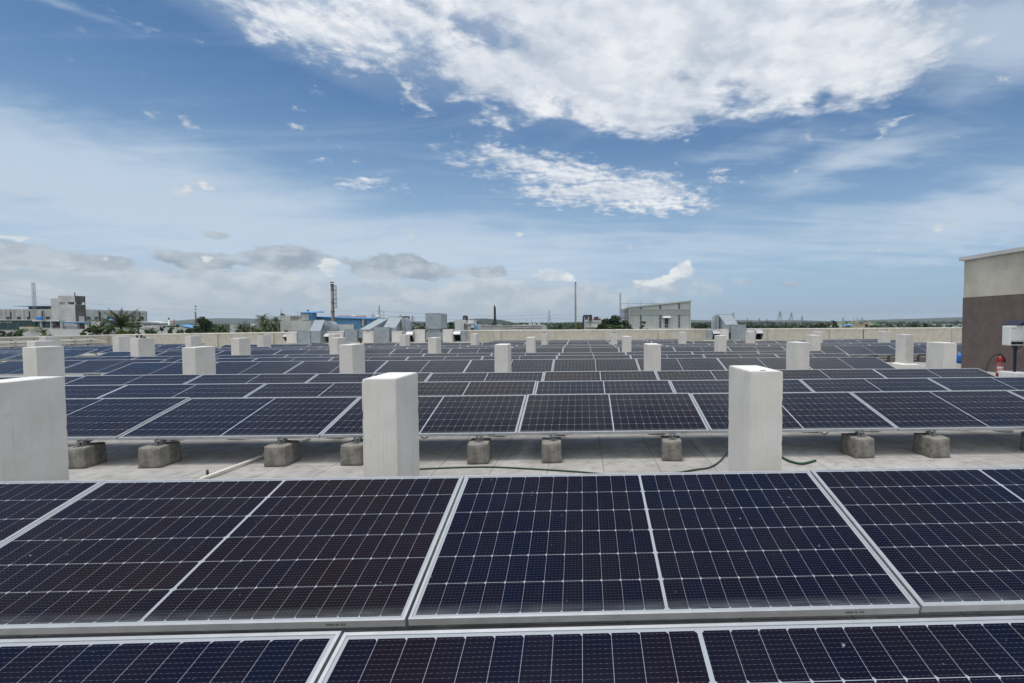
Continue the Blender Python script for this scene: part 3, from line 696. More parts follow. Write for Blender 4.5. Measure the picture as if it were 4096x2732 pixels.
def chip(me, seed):
    """knock the arrises of a near shaft out of true"""
    from mathutils import noise as mn
    bm = bmesh.new(); bm.from_mesh(me)
    bmesh.ops.subdivide_edges(bm, edges=bm.edges[:], cuts=34, use_grid_fill=True)
    lo = [min(v.co[i] for v in bm.verts) for i in range(3)]; hi = [max(v.co[i] for v in bm.verts) for i in range(3)]; mid = [(a+b)/2 for a, b in zip(lo, hi)]
    for v in bm.verts:
        e = [i for i in range(3) if v.co[i]-lo[i] < 1e-5 or hi[i]-v.co[i] < 1e-5]
        if len(e) < 2: continue
        k = .0008+max(0, mn.noise(v.co*13+Vector((seed*7.3, 0, 0)))-.3)*.014+max(0, mn.noise(v.co*41))*.0015
        c = v.co.copy()
        for i in e: v.co[i] += k*(1 if c[i] < mid[i] else -1)
    bm.to_mesh(me); bm.free()
def build_pillars():
    for row, YR, L_ in PILLARS:
        for n, (xl, xm, xr, yt, side) in enumerate(L_):
            Y = YR
            if row == 1 and n == 0: yt = 1540
            zt = at(xm, yt, Y).z
            if side == 'L':
                x1 = at(xm, yt, Y).x; x0 = at(xl, yt, Y).x
                if row == 1 and n == 0: x1 = at(261, 1510, 4.88).x; x0 = x1-.31; zt = at(1446, 1515, Y).z-.015; Y = 4.18
                # depth from the side face: the far edge is where its ray meets x = x1
                d = ray(xr, yt); Y1 = x1*d.y/d.x
            else:
                x0 = at(xm, yt, Y).x; x1 = at(xr, yt, Y).x
                d = ray(xl, yt); Y1 = x0*d.y/d.x
            wd = min(max(x1-x0, .26), .36)
            if side == 'L': x0 = x1-wd
            else: x1 = x0+wd
            dp = min(max(Y1-Y, .42), .70)
            zb = gz((x0+x1)/2, Y+dp/2)-.03
            place = NUM[n+1]+' from the left'
            rows = {1: 'before the third panel row', 2: 'between fifth and sixth panel rows', 3: 'between eighth and ninth panel rows', 4: 'between eleventh and twelfth panel rows'}[row]
            size = {1: 'tall near', 2: 'mid-distance', 3: 'distant', 4: 'small far'}[row]
            r = thing('column_stub', '%s white column stub %s, %s' % (size, rows, place), 'pillar', ((x0+x1)/2, Y, zb), 'column stubs between the panel rows')
            w2 = wd/2; h = zt-zb
            m = MB(); m.box(-w2, 0, 0, w2, dp, h-.004)
            sh_ = m.build('shaft', M['pillar'], r, bevel=0 if row == 1 else .008)
            if row == 1: chip(sh_.data, n)
            m = MB(); m.box(-w2+.016, .016, h-.0035, w2-.016, dp-.016, h); m.build('top_screed', M['pillar_cap'], r)
            if row == 3 and n == 9:
                m = MB(); m.hexa([(-w2-.12, -.10, .03), (w2+.16, -.13, .03), (w2+.12, dp+.08, .03), (-w2-.10, dp+.1, .03)], [(-w2-.02, -.02, .075), (w2+.02, -.02, .075), (w2+.02, dp+.02, .075), (-w2-.02, dp+.02, .075)]); m.build('base_fillet', M['pillar_cap'], r)
            if (row, n) in ((3, 1),):
                m = MB(); m.box(-.10, .2, h, -.06, .25, h+.10); m.box(.04, .2, h, .09, .25, h+.11); m.box(.16, .2, h, .5*wd, .3, h+.05); m.build('cast_in_bolt', M['darksteel'], r)
            if (row, n) in ((4, 3), (4, 7), (4, 8), (1, 2)):
                m = MB(); m.box(-.03 if row == 1 else -.10, .06, h+.0005, .02 if row == 1 else .10, .085 if row == 1 else .14, h+(.03 if row > 1 else .004)); m.build('anchor_plate', M['darksteel'], r)
build_pillars()

# ------------------------------------------------------------------ loose things on the roof
def on_roof(px, py, lift=0.0):
    d = ray(px, py); t = (lift-ZC)/(d.z-ZS*d.x-ZY*d.y)
    return Vector((d.x*t, d.y*t, gz(d.x*t, d.y*t)+lift))
def smooth(pts, n=8):
    out = []
    for i in range(len(pts)-1):
        p0, p1, p2, p3 = pts[max(i-1, 0)], pts[i], pts[i+1], pts[min(i+2, len(pts)-1)]
        for k in range(n):
            t = k/n; out.append(.5*((2*p1)+(p2-p0)*t+(2*p0-5*p1+4*p2-p3)*t*t+(3*p1-p0-3*p2+p3)*t*t*t))
    return out+[pts[-1]]
hp = [(1560, 1880), (1677, 1875.5), (1860, 1868.5), (1976, 1868), (2144, 1876), (2319, 1887), (2480, 1901), (2650, 1898), (2785, 1878), (2840, 1869), (2881, 1843), (2913, 1806)]
m = MB(); m.tube(smooth([on_roof(*p, lift=.011) for p in hp]), .009, 8)
tag(m.build('garden_hose', M['hose'], smooth=True), 'dark green hose lying across the walkway between two column stubs', 'hose')
hp = [(3085, 1800), (3137, 1834), (3171, 1848), (3212, 1854), (3262, 1842)]
m = MB(); m.tube(smooth([on_roof(*p, lift=.014) for p in hp]), .0135, 8)
tag(m.build('garden_hose', M['hose'], smooth=True), 'short bright green hose end curling out beside the right column stub', 'hose')
a, b = on_roof(800, 1917, .03), on_roof(1240, 1755, .03)
m = MB(); m.tube([a, a.lerp(b, .5), b], .0155, 10)
tag(m.build('conduit_pipe', M['pvc'], smooth=True), 'ivory plastic conduit lying on the roof under the third panel row', 'pipe')
p = on_roof(830, 1900); m = MB(); m.tube([p+Vector((0, 0, -.05)), p+Vector((0, 0, .055))], .012, 8)
tag(m.build('cable_stub', M['black'], smooth=True), 'short black cable end standing up beside the ivory conduit', 'cable')
p = on_roof(4008, 1723); m = MB(); m.lathe([(.0, 0), (.13, 0), (.13, .012), (.10, .022), (.0, .022)], p, 20)
tag(m.build('drain_cover', M['steel']), 'round flat drain cover on the roof below the right panels', 'drain cover')

for n, (px, y) in enumerate(((694, 1762), (1700, 1752), (3300, 1735))):
    q = at(px, y, 5.95); z = gz(q.x, 5.95)+.325
    m = MB(); m.tube(smooth([Vector((q.x-.16, 6.0, z+.02)), Vector((q.x-.07, 5.96, z-.055)), Vector((q.x, 5.95, z-.075-.01*n)), Vector((q.x+.08, 5.97, z-.04)), Vector((q.x+.17, 6.02, z+.03))], 5), .006, 6)
    tag(m.build('panel_cable', M['black'], smooth=True), 'thin black cable loop hanging below the third panel row, %s from the left' % NUM[n+1], 'cable', 'cables hanging under the third panel row')
# blue drum lying behind the stair house corner
p = at(3838, 1430, 18.6); zr = gz(p.x, 18.6)
r = thing('plastic_drum', 'bright blue plastic drum lying beside the brown wall', 'drum', (p.x-.12, 18.6, zr))
def lx(mb, prof, n=22):
    vs = [(x, r_*math.cos(2*math.pi*k/n), .19+r_*math.sin(2*math.pi*k/n)) for x, r_ in prof for k in range(n)]
    mb.add(vs, [(i*n+k, i*n+(k+1) % n, (i+1)*n+(k+1) % n, (i+1)*n+k) for i in range(len(prof)-1) for k in range(n)]+[tuple(range(n-1, -1, -1)), tuple((len(prof)-1)*n+k for k in range(n))])
m = MB(); lx(m, [(0, .0), (0, .165), (.03, .185), (.20, .19), (.21, .178), (.25, .178), (.26, .19), (.50, .19), (.51, .178), (.55, .178), (.56, .19), (.72, .185), (.75, .165), (.75, 0)]); m.build('body', M['bluepl'], r, smooth=True)
m = MB(); lx(m, [(-.012, .0), (-.012, .03), (-.001, .03), (-.001, 0)], 12); m.build('bung', M['bluepl'], r)

# fire extinguisher
def build_extinguisher():
    Y = 13.5; c = at(3999, 1500, Y); z0 = gz(c.x, Y); s = .091
    r = thing('fire_extinguisher', 'red fire extinguisher with black hose standing before the brown wall', 'fire extinguisher', (c.x, Y, z0))
    H = at(3999, 1426, Y).z-z0
    m = MB(); m.lathe([(s*.92, 0), (s, .015), (s, H-.10), (s*.93, H-.06), (s*.70, H-.02), (s*.40, H+.0), (s*.34, H+.012)], n=28); m.build('cylinder', M['red'], r, smooth=True)
    m = MB(); m.lathe([(.030, H+.013), (.034, H+.02), (.030, H+.05), (.018, H+.055), (.018, H+.085)], n=14); v = m.build('valve', M['darksteel'], r, smooth=True)
    m = MB(); m.box(-.015, -.012, H+.087, .085, .012, H+.095); m.box(-.045, -.012, H+.075, .0, .012, H+.086); m.box(.0, -.010, H+.060, .075, .010, H+.068); m.build('lever', M['black'], r)
    pts = [Vector((p.x-c.x, -.02, p.z-z0)) for p in (at(px, py, Y) for px, py in ((3993, 1420), (3983, 1418), (3970, 1424), (3958, 1440), (3949, 1458), (3944, 1476), (3943, 1492)))]
    m = MB(); m.tube(smooth(pts, 6), .012, 8); m.build('hose', M['black'], r, smooth=True)
    m = MB(); m.tube([(.035, 0, H+.03), (.075, 0, H+.0), (.105, 0, H-.05), (.125, .0, H-.16)], [.014, .026, .033, .040], 10); m.build('discharge_horn', M['black'], r, smooth=True)
    # wrapped label with its bands
    def wrap(nm, zz0, zz1, mt, a0, a1, rr):
        n = 10; vs = []
        for k in range(n+1):
            a = R(a0+(a1-a0)*k/n); vs += [(rr*math.sin(a), -rr*math.cos(a), zz0), (rr*math.sin(a), -rr*math.cos(a), zz1)]
        mm = MB(); mm.add(vs, [(2*k, 2*k+2, 2*k+3, 2*k+1) for k in range(n)]); return mm.build(nm, mt, r)
    zl = at(3999, 1491, Y).z-z0; zh = at(3999, 1450, Y).z-z0; h = zh-zl
    lab = wrap('label', zl, zh, M['paper'], -88, 22, s+.001)
    def sub(z0_, z1_, mt, a0, a1, rr):
        o = wrap('label_band', zl+h*z0_, zl+h*z1_, mt, a0, a1, rr); o.parent = lab
    sub(.88, .98, M['black'], -84, 18, s+.0018); sub(.62, .86, M['pink'], -84, 18, s+.0018); sub(.18, .46, M['pink'], -84, 18, s+.0018)
    for z in (.24, .32, .40): sub(z, z+.03, M['paper'], -76, 10, s+.0026)
    for z in (.68, .77): sub(z, z+.035, M['navy'], -70, 4, s+.0026)
build_extinguisher()

# string inverter on its stand
def build_inverter():
    Y = 12.8
    a, b = at(4042, 1303, Y), at(4042, 1382, Y)
    xl = a.x; xr = at(4100, 1303, Y).x; zt, zb = a.z, b.z; zr = gz(xl, Y)
    r = thing('inverter_stand', 'white string inverter on a navy post set in a white plinth', 'inverter', ((xl+xr)/2, Y, zr))
    off = Vector((-(xl+xr)/2, -Y, -zr))
    m = MB(); m.box(xl, Y, zb, xr, Y+.26, zt); cs = m.build('casing', M['inv'], r, loc=off, bevel=.022)
    m = MB(); m.box(xl+.028, Y-.006, zb+.026, xr-.028, Y-.001, zb+.026+.076); m.build('display', M['dark'], cs)
    m = MB(); m.box(xl+.15, Y-.008, zb+.055, xl+.19, Y-.0065, zb+.065); m.build('display_mark', M['steel'], cs)
    m = MB(); m.box(xl+.01, Y-.004, zb+.122, xr-.01, Y-.0005, zb+.128); m.build('groove', M['steel'], cs)
    m = MB(); m.tube([(xl+.06, Y-.003, zt-.067), (xl+.06, Y, zt-.067)], .012, 8); m.build('maker_mark', M['greenb'], cs)
    m = MB(); m.box(xl+.08, Y-.003, zt-.072, xl+.155, Y-.0005, zt-.062); m.build('maker_lettering', M['steel'], cs)
    m = MB(); m.tube([(xl+.300, Y-.004, zt-.06), (xl+.300, Y, zt-.06)], .011, 8); m.build('indicator', M['navy'], cs)
    ppx = at(4077, 1400, Y).x
    pz = at(4060, 1489, Y).z
    for x in (ppx,):
        m = MB(); m.box(x-.026, Y+.10, pz-.05, x+.026, Y+.152, zb-.002); m.build('post', M['navy'], r, loc=off)
    m = MB(); m.box(xl+.04, Y+.262, zt-.42, xr-.04, Y+.30, zt-.38); m.box(xl+.04, Y+.262, zt-.15, xr-.04, Y+.30, zt-.11); m.build('mounting_frame', M['navy'], r, loc=off)
    for k, (dx, drop) in enumerate(((-.10, .06), (-.065, .10), (.05, .09), (.14, .05), (.17, .06))):
        m = MB(); m.tube([(ppx+dx, Y+.12, zb-.0), (ppx+dx, Y+.12, zb-.035)], .013, 8)
        m.tube(smooth([Vector((ppx+dx, Y+.12, zb-.035)), Vector((ppx+dx*.9, Y+.12, zb-drop)), Vector((ppx+dx*.45, Y+.12, zb-drop-.05)), Vector((ppx+.02, Y+.09, zb-drop-.06))], 5), .006, 6); m.build('cable', M['black'], r, loc=off)
    px0 = at(4044, 1489, Y).x
    m = MB(); m.box(px0, Y-.15, zr-.02, xr+.12, Y+.4, pz); m.build('plinth', M['pillar_cap'], r, loc=off, bevel=.02)
    # sloping rain cover above
    c0 = at(4054, 1302, Y+.1); ca = at(4092, 1281, Y+.3).z; w0 = (xr-c0.x)
    m = MB()
    for q0, q1 in (((c0.x, zt+.012), (c0.x+w0*.9, ca)), ((c0.x+w0*1.95, zt+.012), (c0.x+w0*1.05, ca))):
        lo, hi = (q0, q1) if q0[0] < q1[0] else (q1, q0)
        m.hexa([(lo[0], Y-.08, lo[1]), (hi[0], Y-.08, hi[1]), (hi[0], Y+.42, hi[1]), (lo[0], Y+.42, lo[1])], [(lo[0], Y-.08, lo[1]+.012), (hi[0], Y-.08, hi[1]+.012), (hi[0], Y+.42, hi[1]+.012), (lo[0], Y+.42, lo[1]+.012)])
    m.box(c0.x+w0*.905, Y-.08, ca-.002, c0.x+w0*1.045, Y+.42, ca+.011)
    m.hexa([(c0.x, Y+.30, zt+.01), (c0.x+w0*1.95, Y+.30, zt+.01), (c0.x+w0*1.95, Y+.32, zt+.01), (c0.x, Y+.32, zt+.01)], [(c0.x+w0*.85, Y+.30, ca-.012), (c0.x+w0*1.1, Y+.30, ca-.012), (c0.x+w0*1.1, Y+.32, ca-.012), (c0.x+w0*.85, Y+.32, ca-.012)])
    m.build('rain_cover', M['navy'], r, loc=off)
    m = MB(); m.box(xl+.05, Y+.262, zt-.109, xl+.09, Y+.299, zt+.03); m.box(xr-.09, Y+.262, zt-.109, xr-.05, Y+.299, zt+.09); m.build('cover_strut', M['navy'], r, loc=off)
build_inverter()

# ------------------------------------------------------------------ air coolers and galvanised ducts by the far parapet
HY = 32.6
def zpx(py, Y=HY, px=1500): return at(px, py, Y).z
def xpx(px, Y=HY): return at(px, 1330, Y).x
def plinth(px0, px1, label):
    x0, x1 = xpx(px0), xpx(px1); z0 = min(gz(x0, HY), gz(x1, HY))-.05; zt = at((px0+px1)/2, 1374 if px0 < 2400 else 1364, HY).z
    r = thing('concrete_plinth', label, 'plinth', ((x0+x1)/2, HY, z0)); m = MB()
    m.box(x0, HY-.25, z0, x1, HY+1.6, zt); m.build('slab', M['parapet'], r, loc=Vector((-(x0+x1)/2, -HY, -z0)))
plinth(1130, 1868, 'long low concrete plinth under the row of air coolers')
plinth(2836, 3062, 'short low concrete plinth under the lone duct and its coolers')
def cooler(px0, px1, yt, yb, label, strip=True, right=True):
    x0, x1 = xpx(px0), xpx(px1); zt, zb = at((px0+px1)/2, yt, HY).z, at((px0+px1)/2, yb, HY).z; D = .72
    r = thing('air_cooler', label, 'air cooler', ((x0+x1)/2, HY, zb), 'white air coolers along the far parapet')
    o = Vector((-(x0+x1)/2, -HY, -zb)); w = x1-x0
    m = MB(); m.box(x0, HY, zb+.04, x1, HY+D, zt-.03); m.build('casing', M['white'], r, loc=o, bevel=.012)
    m = MB(); m.box(x0-.02, HY-.02, zt-.029, x1+.02, HY+D+.02, zt); m.build('lid', M['white'], r, loc=o, bevel=.008)
    m = MB(); m.box(x0-.012, HY-.014, zb, x1+.012, HY+D+.01, zb+.039); m.build('base_tray', M['white'], r, loc=o)
    m = MB(); m.box(x0+.05, HY-.012, zb+.06, x1-(.14 if strip else .05), HY-.001, zt-.05); m.build('front_panel', M['white'], r, loc=o)
    if strip:
        m = MB(); m.box(x1-.11, HY-.010, zb+.06, x1-.02, HY-.001, zt-.05); sp = m.build('side_strip', M['white'], r, loc=o)
        for k in (.28, .68):
            m = MB(); m.box(x1-.075, HY-.014, zb+(zt-zb)*k, x1-.05, HY-.0105, zb+(zt-zb)*k+.035); m.build('latch', M['dark'], sp)
cooler(1145, 1187, 1329.5, 1373, 'white air cooler at the left end of the long duct row')
cooler(1331, 1374, 1327, 1371, 'white air cooler half hidden behind a column stub')
cooler(1451, 1496, 1327, 1371, 'white air cooler between two crossed duct boxes')
cooler(1566, 1607, 1325, 1370, 'white air cooler beside the largest crossed duct box', False)
cooler(1656, 1700, 1318.5, 1370, 'white air cooler just left of the raised square duct', False)
cooler(1770, 1812, 1317, 1368.5, 'white air cooler just right of the raised square duct', False)
cooler(2876, 2915, 1317, 1361, 'white air cooler left of the lone sloping duct', False)
cooler(2985, 3024, 1315.5, 1362, 'white air cooler right of the lone sloping duct', False)

def duct_box(r, o, name, px0, px1, yt, yb, Y0, D, cross=True):
    x0, x1 = xpx(px0, Y0), xpx(px1, Y0); mid = (px0+px1)/2; zt, zb = at(mid, yt, Y0).z, at(mid, yb, Y0).z
    m = MB(); m.box(x0, Y0, zb, x1, Y0+D, zt); b = m.build(name, M['galv'], r, loc=o)
    if cross:
        m = MB(); m.bar((x0+.03, Y0-.003, zt-.03), (x1-.03, Y0-.003, zb+.03), .013); m.build('stiffener', M['alu'] if cross == 1 else M['steel'], b)
        m = MB(); m.bar((x0+.03, Y0-.0015, zb+.03), (x1-.03, Y0-.0015, zt-.03), .012); m.build('stiffener', M['steel'], b)
    m = MB(); f = .018
    m.box(x0-f, Y0-.012, zt-.001, x1+f, Y0+.02, zt+.02); m.box(x0-f, Y0-.012, zb-.02, x1+f, Y0+.02, zb+.001)
    m.box(x0-f, Y0-.011, zb+.0015, x0-.001, Y0+.02, zt-.0015); m.box(x1+.001, Y0-.011, zb+.0015, x1+f, Y0+.02, zt-.0015)
    m.build('flange', M['galv'], b)
    return x0, x1, zt, zb
def wedge(r, o, pxb, yb, Yb, pxt, yt, Yt, base_y):
    """duct whose bright top slopes from its near lower edge up to its far upper edge"""
    a0, a1 = at(pxb[0], yb, Yb), at(pxb[1], yb, Yb); t0, t1 = at(pxt[0], yt, Yt), at(pxt[1], yt, Yt)
    zb = at(pxb[0], base_y, Yb).z
    c0, c1 = Vector((t0.x, t0.y, zb)), Vector((t1.x, t1.y, zb)); d0, d1 = Vector((a0.x, a0.y, zb)), Vector((a1.x, a1.y, zb))
    m = MB(); m.hexa([d0, d1, c1, c0], [a0, a1, t1, t0]); s = m.build('sloped_duct', M['galv'], r, loc=o)
    m = MB(); m.box(min(t0.x, t1.x)-.02, t0.y+.001, max(t0.z, t1.z)-.06, max(t0.x, t1.x)+.02, t0.y+.05, max(t0.z, t1.z)+.035); m.build('flange', M['galv'], s)
    return t0, t1, zb
def elbow(r, o, x0, x1, zt, zb, Y, D, sgn):
    """quarter bend whose outer skin curves down to one side, with its seam lines"""
    n = 7; vs0 = [(x0, Y, zb)]; w, h = x1-x0, zt-zb
    for k in range(n+1):
        a = math.pi/2*k/n; vs0.append((x0+w*math.sin(a), Y, zb+h*(.0+1.0*math.cos(a))) if sgn > 0 else (x1-w*math.sin(a), Y, zb+h*math.cos(a)))
    if sgn < 0: vs0[0] = (x1, Y, zb)
    m = MB(); k = len(vs0); b = [(x, Y, z) for x, _, z in vs0]; c = [(x, Y+D, z) for x, _, z in vs0]
    ring = list(range(k)); F = [tuple(ring if sgn < 0 else ring[::-1]), tuple(k+i for i in (ring[::-1] if sgn < 0 else ring))]
    F += [(i, (i+1) % k, k+(i+1) % k, k+i) if sgn > 0 else ((i+1) % k, i, k+i, k+(i+1) % k) for i in range(k)]
    m.add(b+c, F); e = m.build('bend', M['galv'], r, loc=o)
    m = MB()
    for i in (3, 5, 7):
        p = vs0[i]; m.bar((vs0[0][0], Y-.004, zb+(zt-zb)*.08*(8-i)), (p[0], Y-.004, p[2]), .012)
    m.build('seam', M['steel'], e)
def group_duct(label, px, build):
    p = at(px, 1371, HY); r = thing('galvanised_duct', label, 'air duct', (p.x, HY, p.z), 'galvanised ducts along the far parapet'); build(r, Vector((-p.x, -HY, -p.z)))
def d1(r, o):
    duct_box(r, o, 'crossed_box', 1190, 1239, 1324.5, 1374.5, HY-.1, .9, 1)
    duct_box(r, o, 'plain_box', 1240.5, 1281, 1325.5, 1371, HY-.06, .86, False)
    t0, t1, zb = wedge(r, o, (1237, 1281), 1324.8, HY+.02, (1258, 1299), 1281, HY+1.5, 1326)
    x0 = at(1300.5, 1281, HY+1.2).x; x1 = at(1316, 1281, HY+1.2).x
    m = MB(); m.box(x0, HY+1.05, at(1300, 1323, HY+1.2).z, x1-.02, HY+1.7, at(1300, 1283, HY+1.2).z); m.build('riser', M['galv'], r, loc=o)
    elbow(r, o, x1, at(1344, 1300, HY+1.2).x, at(1316, 1285, HY+1.2).z, at(1316, 1325, HY+1.2).z, HY+1.05, .65, 1)
    for px in (1300, 1338):
        x = at(px, 1330, HY+1.2).x; m = MB(); m.box(x-.04, HY+1.3, gz(x, HY+1.3), x+.04, HY+1.38, at(px, 1324, HY+1.2).z); m.build('leg', M['steel'], r, loc=o)
group_duct('galvanised duct with small sloping top in front of the blue shed', 1235, d1)
def d2(r, o):
    duct_box(r, o, 'crossed_box', 1379, 1427, 1318.5, 1367.6, HY-.06, .8, 1)
    duct_box(r, o, 'plain_box', 1428.5, 1465, 1319.5, 1350, HY+.1, .6, False)
    wedge(r, o, (1437.6, 1477), 1317.8, HY+.3, (1511.6, 1552.5), 1275.7, HY+1.6, 1325)
    for px in (1430, 1540):
        x = xpx(px); m = MB(); m.box(x-.04, HY+.4, gz(x, HY+.4), x+.04, HY+.48, at(px, 1352, HY+.1).z); m.build('leg', M['steel'], r, loc=o)
group_duct('galvanised duct with the longest, flattest sloping top', 1425, d2)
def d3(r, o):
    duct_box(r, o, 'crossed_box', 1496.5, 1556, 1309.5, 1369.0, HY-.1, .9, 1)
    duct_box(r, o, 'plain_box', 1557.5, 1566, 1328, 1366, HY+.1, .6, False)
    wedge(r, o, (1532.7, 1583), 1310.2, HY+.15, (1557.6, 1608.6), 1269.3, HY+1.5, 1328)
    Y = HY+1.2
    x0 = at(1609, 1281, Y).x; x1 = at(1619.5, 1281, Y).x
    m = MB(); m.box(x0, HY+1.05, at(1610, 1323, Y).z, x1-.015, HY+1.7, at(1610, 1271, Y).z); m.build('riser', M['galv'], r, loc=o)
    elbow(r, o, x1, at(1637.5, 1300, Y).x, at(1619, 1271, Y).z, at(1619, 1325, Y).z, HY+1.05, .65, 1)
    for px in (1600, 1630):
        x = at(px, 1330, Y).x; m = MB(); m.box(x-.04, HY+1.3, gz(x, HY+1.3), x+.04, HY+1.38, at(px, 1322, Y).z); m.build('leg', M['steel'], r, loc=o)
group_duct('tallest sloping galvanised duct, right of the long flat one', 1530, d3)
def d4(r, o):
    duct_box(r, o, 'crossed_box', 1704, 1764, 1254, 1314, HY-.15, 1.5, 2)
    x0, x1 = xpx(1715, HY), xpx(1761, HY)
    m = MB(); m.box(x0, HY+.05, zpx(1329, HY, 1738), x1, HY+.75, zpx(1316.5, HY, 1738)); m.build('neck', M['galv'], r, loc=o)
    duct_box(r, o, 'plain_box', 1704, 1768, 1329, 1360, HY, .8, False)
    for px in (1712, 1760):
        x = xpx(px); m = MB(); m.box(x-.05, HY+.3, gz(x, HY+.3), x+.05, HY+.4, zpx(1362, HY, 1738)); m.build('leg', M['steel'], r, loc=o)
group_duct('raised square galvanised duct with a large cross on its face', 1738, d4)
def d5(r, o):
    duct_box(r, o, 'crossed_box', 2925.7, 2983, 1299, 1358.7, HY-.1, .9, 1)
    duct_box(r, o, 'plain_box', 2905, 2924.3, 1300, 1330, HY+.05, .7, False)
    wedge(r, o, (2904.6, 2955), 1300, HY+.1, (2873, 2925), 1258.5, HY+1.5, 1318)
    Y = HY+1.2; x0, x1 = at(2863.5, 1280, Y).x, at(2873, 1280, Y).x
    m = MB(); m.box(x0+.012, HY+1.05, at(2870, 1315, Y).z, x1, HY+1.7, at(2870, 1259, Y).z); m.build('riser', M['galv'], r, loc=o)
    elbow(r, o, at(2852, 1280, Y).x, x0, at(2862, 1260, Y).z, at(2862, 1316, Y).z, HY+1.05, .65, -1)
    for px in (2866, 2950):
        x = at(px, 1330, Y).x; m = MB(); m.box(x-.04, HY+1.1 if px < 2900 else HY+.3, gz(x, HY+1.3), x+.04, HY+1.18 if px < 2900 else HY+.38, at(px, 1317 if px < 2900 else 1360, Y if px < 2900 else HY).z); m.build('leg', M['steel'], r, loc=o)
group_duct('lone galvanised duct sloping down to the right, before the woodland', 2950, d5)
def cowl(label, px0, px1, yt, yb, sgn, boxpx=None, Y=HY-.35):
    """hooded intake: a curved top over a dark open mouth that faces the camera and the floor"""
    x0, x1 = xpx(px0, Y), xpx(px1, Y); mid = (px0+px1)/2; zt, zb = at(mid, yt, Y).z, at(mid, yb, Y).z; D = .55; h = zt-zb
    r = thing('intake_cowl', label, 'intake cowl', ((x0+x1)/2, Y, zb), 'galvanised intake cowls'); o = Vector((-(x0+x1)/2, -Y, -zb))
    prof = []     # side profile in (y, z)
    for k in range(6): a = math.pi/2*k/5; prof.append((Y+D-(D)*math.sin(a), zb+h*(.62+.38*math.cos(a))))
    m = MB(); sk = .10*sgn; t = .02
    top = [(x0, y, z) for y, z in prof]; top2 = [(x1, y, z) for y, z in prof]
    k = len(prof); m.add(top+top2, [(i, i+1, k+i+1, k+i) for i in range(k-1)])
    m.add(top+top2+[(x0, Y+D, zt-t)], [])
    m.build('hood', M['alu'], r, loc=o, smooth=True)
    m = MB()
    for x, s in ((x0, 1), (x1, -1)):
        ring = [(x, y, z) for y, z in prof]+[(x, Y+D*.55, zb), (x, Y+D, zb)]; n = len(ring)
        ring2 = [(v[0]+.012*s, v[1], v[2]) for v in ring]
        m.add(ring+ring2, [tuple(range(n)), tuple(range(2*n-1, n-1, -1))]+[(i, n+i, n+(i+1) % n, (i+1) % n) for i in range(n)])
    m.build('cheek', M['galv'], r, loc=o)
    m = MB(); m.box(x0+.013, Y+D-.02, zb, x1-.013, Y+D-.001, zt-.001); m.build('throat_shade', M['dark'], r, loc=o)  # near-black sheet paints the shade inside the open mouth
    m = MB(); m.box(x0+.013, Y+D*.55, zb-.0, x1-.013, Y+D-.021, zb+.012); m.build('lip', M['galv'], r, loc=o)
    if boxpx:
        a, b = xpx(boxpx[0], Y), xpx(boxpx[1], Y); m = MB(); m.box(a+.002, Y+.18, zb+.05, b-.002, Y+1.0, zt-.02); m.build('side_box', M['galv'], r, loc=o)
cowl('curved intake cowl beside the leftmost sloping duct', 1293, 1330, 1332, 1371, -1)
cowl('curved intake cowl left of the raised square duct', 1622, 1650, 1324, 1368, -1)
cowl('curved intake cowl at the right end of the long duct row', 1812, 1840, 1322, 1366, -1, (1840, 1857))
cowl('small intake cowl left of the lone sloping duct', 2853, 2880, 1321, 1358, 1, (2838, 2853))
cowl('intake cowl right of the lone sloping duct', 3026, 3054, 1318.5, 1359, 1)
cowl('intake cowl edge showing left of the first air cooler', 1129, 1144, 1336, 1366, 1, None, HY)

# ------------------------------------------------------------------ beyond the roof: plain, hills, water
def build_land():
    m = MB(); n = 48; rs = [60, 400, 1200, 3000, 9000]
    vs = [(0, 0, GZ)]
    for r_ in rs: vs += [(r_*math.sin(2*math.pi*k/n), r_*math.cos(2*math.pi*k/n), GZ) for k in range(n)]
    F = [(0, 1+(k+1) % n, 1+k) for k in range(n)]
    for j in range(len(rs)-1):
        a, b = 1+j*n, 1+(j+1)*n; F += [(a+k, a+(k+1) % n, b+(k+1) % n, b+k) for k in range(n)]
    m.add(vs, F); o = m.build('ground', M['ground']); tag(o, None, None, kind='structure')
    from mathutils import noise as mn
    m = MB(); n = 90; vs = []
    for k in range(n+1):
        a = R(-62+124*k/n); px_h = 16+26*mn.noise(Vector((a*3.1, 0, 0)))+12*mn.noise(Vector((a*11, 3, 0)))
        if a < -.45: px_h += 26*math.exp(-((a+.62)/.10)**2)
        px_h += 16*max(0, min(1, (a-.25)/.25))
        px_h = max(4, px_h)
        for d, h in ((4200, 0), (4700, .6), (5200, 1.0), (6200, .5), (7000, 0)): vs.append((d*math.sin(a), d*math.cos(a), GZ+h*px_h*1.35))
    m.add(vs, [(i*5+j, (i+1)*5+j, (i+1)*5+j+1, i*5+j+1) for i in range(n) for j in range(4)])
    tag(m.build('hills', M['hill'], smooth=True), None, None, kind='structure')
    for px0, px1, y0, y1 in ((3530, 3592, 1300, 1309), (3700, 3860, 1304.5, 1310), (3640, 3860, 1298, 1300.2)):
        d0 = (ZC-GZ)/max(1e-4, -ray((px0+px1)/2, y1).normalized().z/ray((px0+px1)/2, y1).normalized().y); d1 = (ZC-GZ)/max(1e-4, -ray((px0+px1)/2, y0).normalized().z/ray((px0+px1)/2, y0).normalized().y)
        m = MB(); p = [at(px0, 1300, d0), at(px1, 1300, d0), at(px1, 1300, d1), at(px0, 1300, d1)]
        m.add([(q.x, q.y, GZ+.35) for q in p], [(0, 1, 2, 3)]); tag(m.build('water', M['water']), None, None, kind='structure')
build_land()

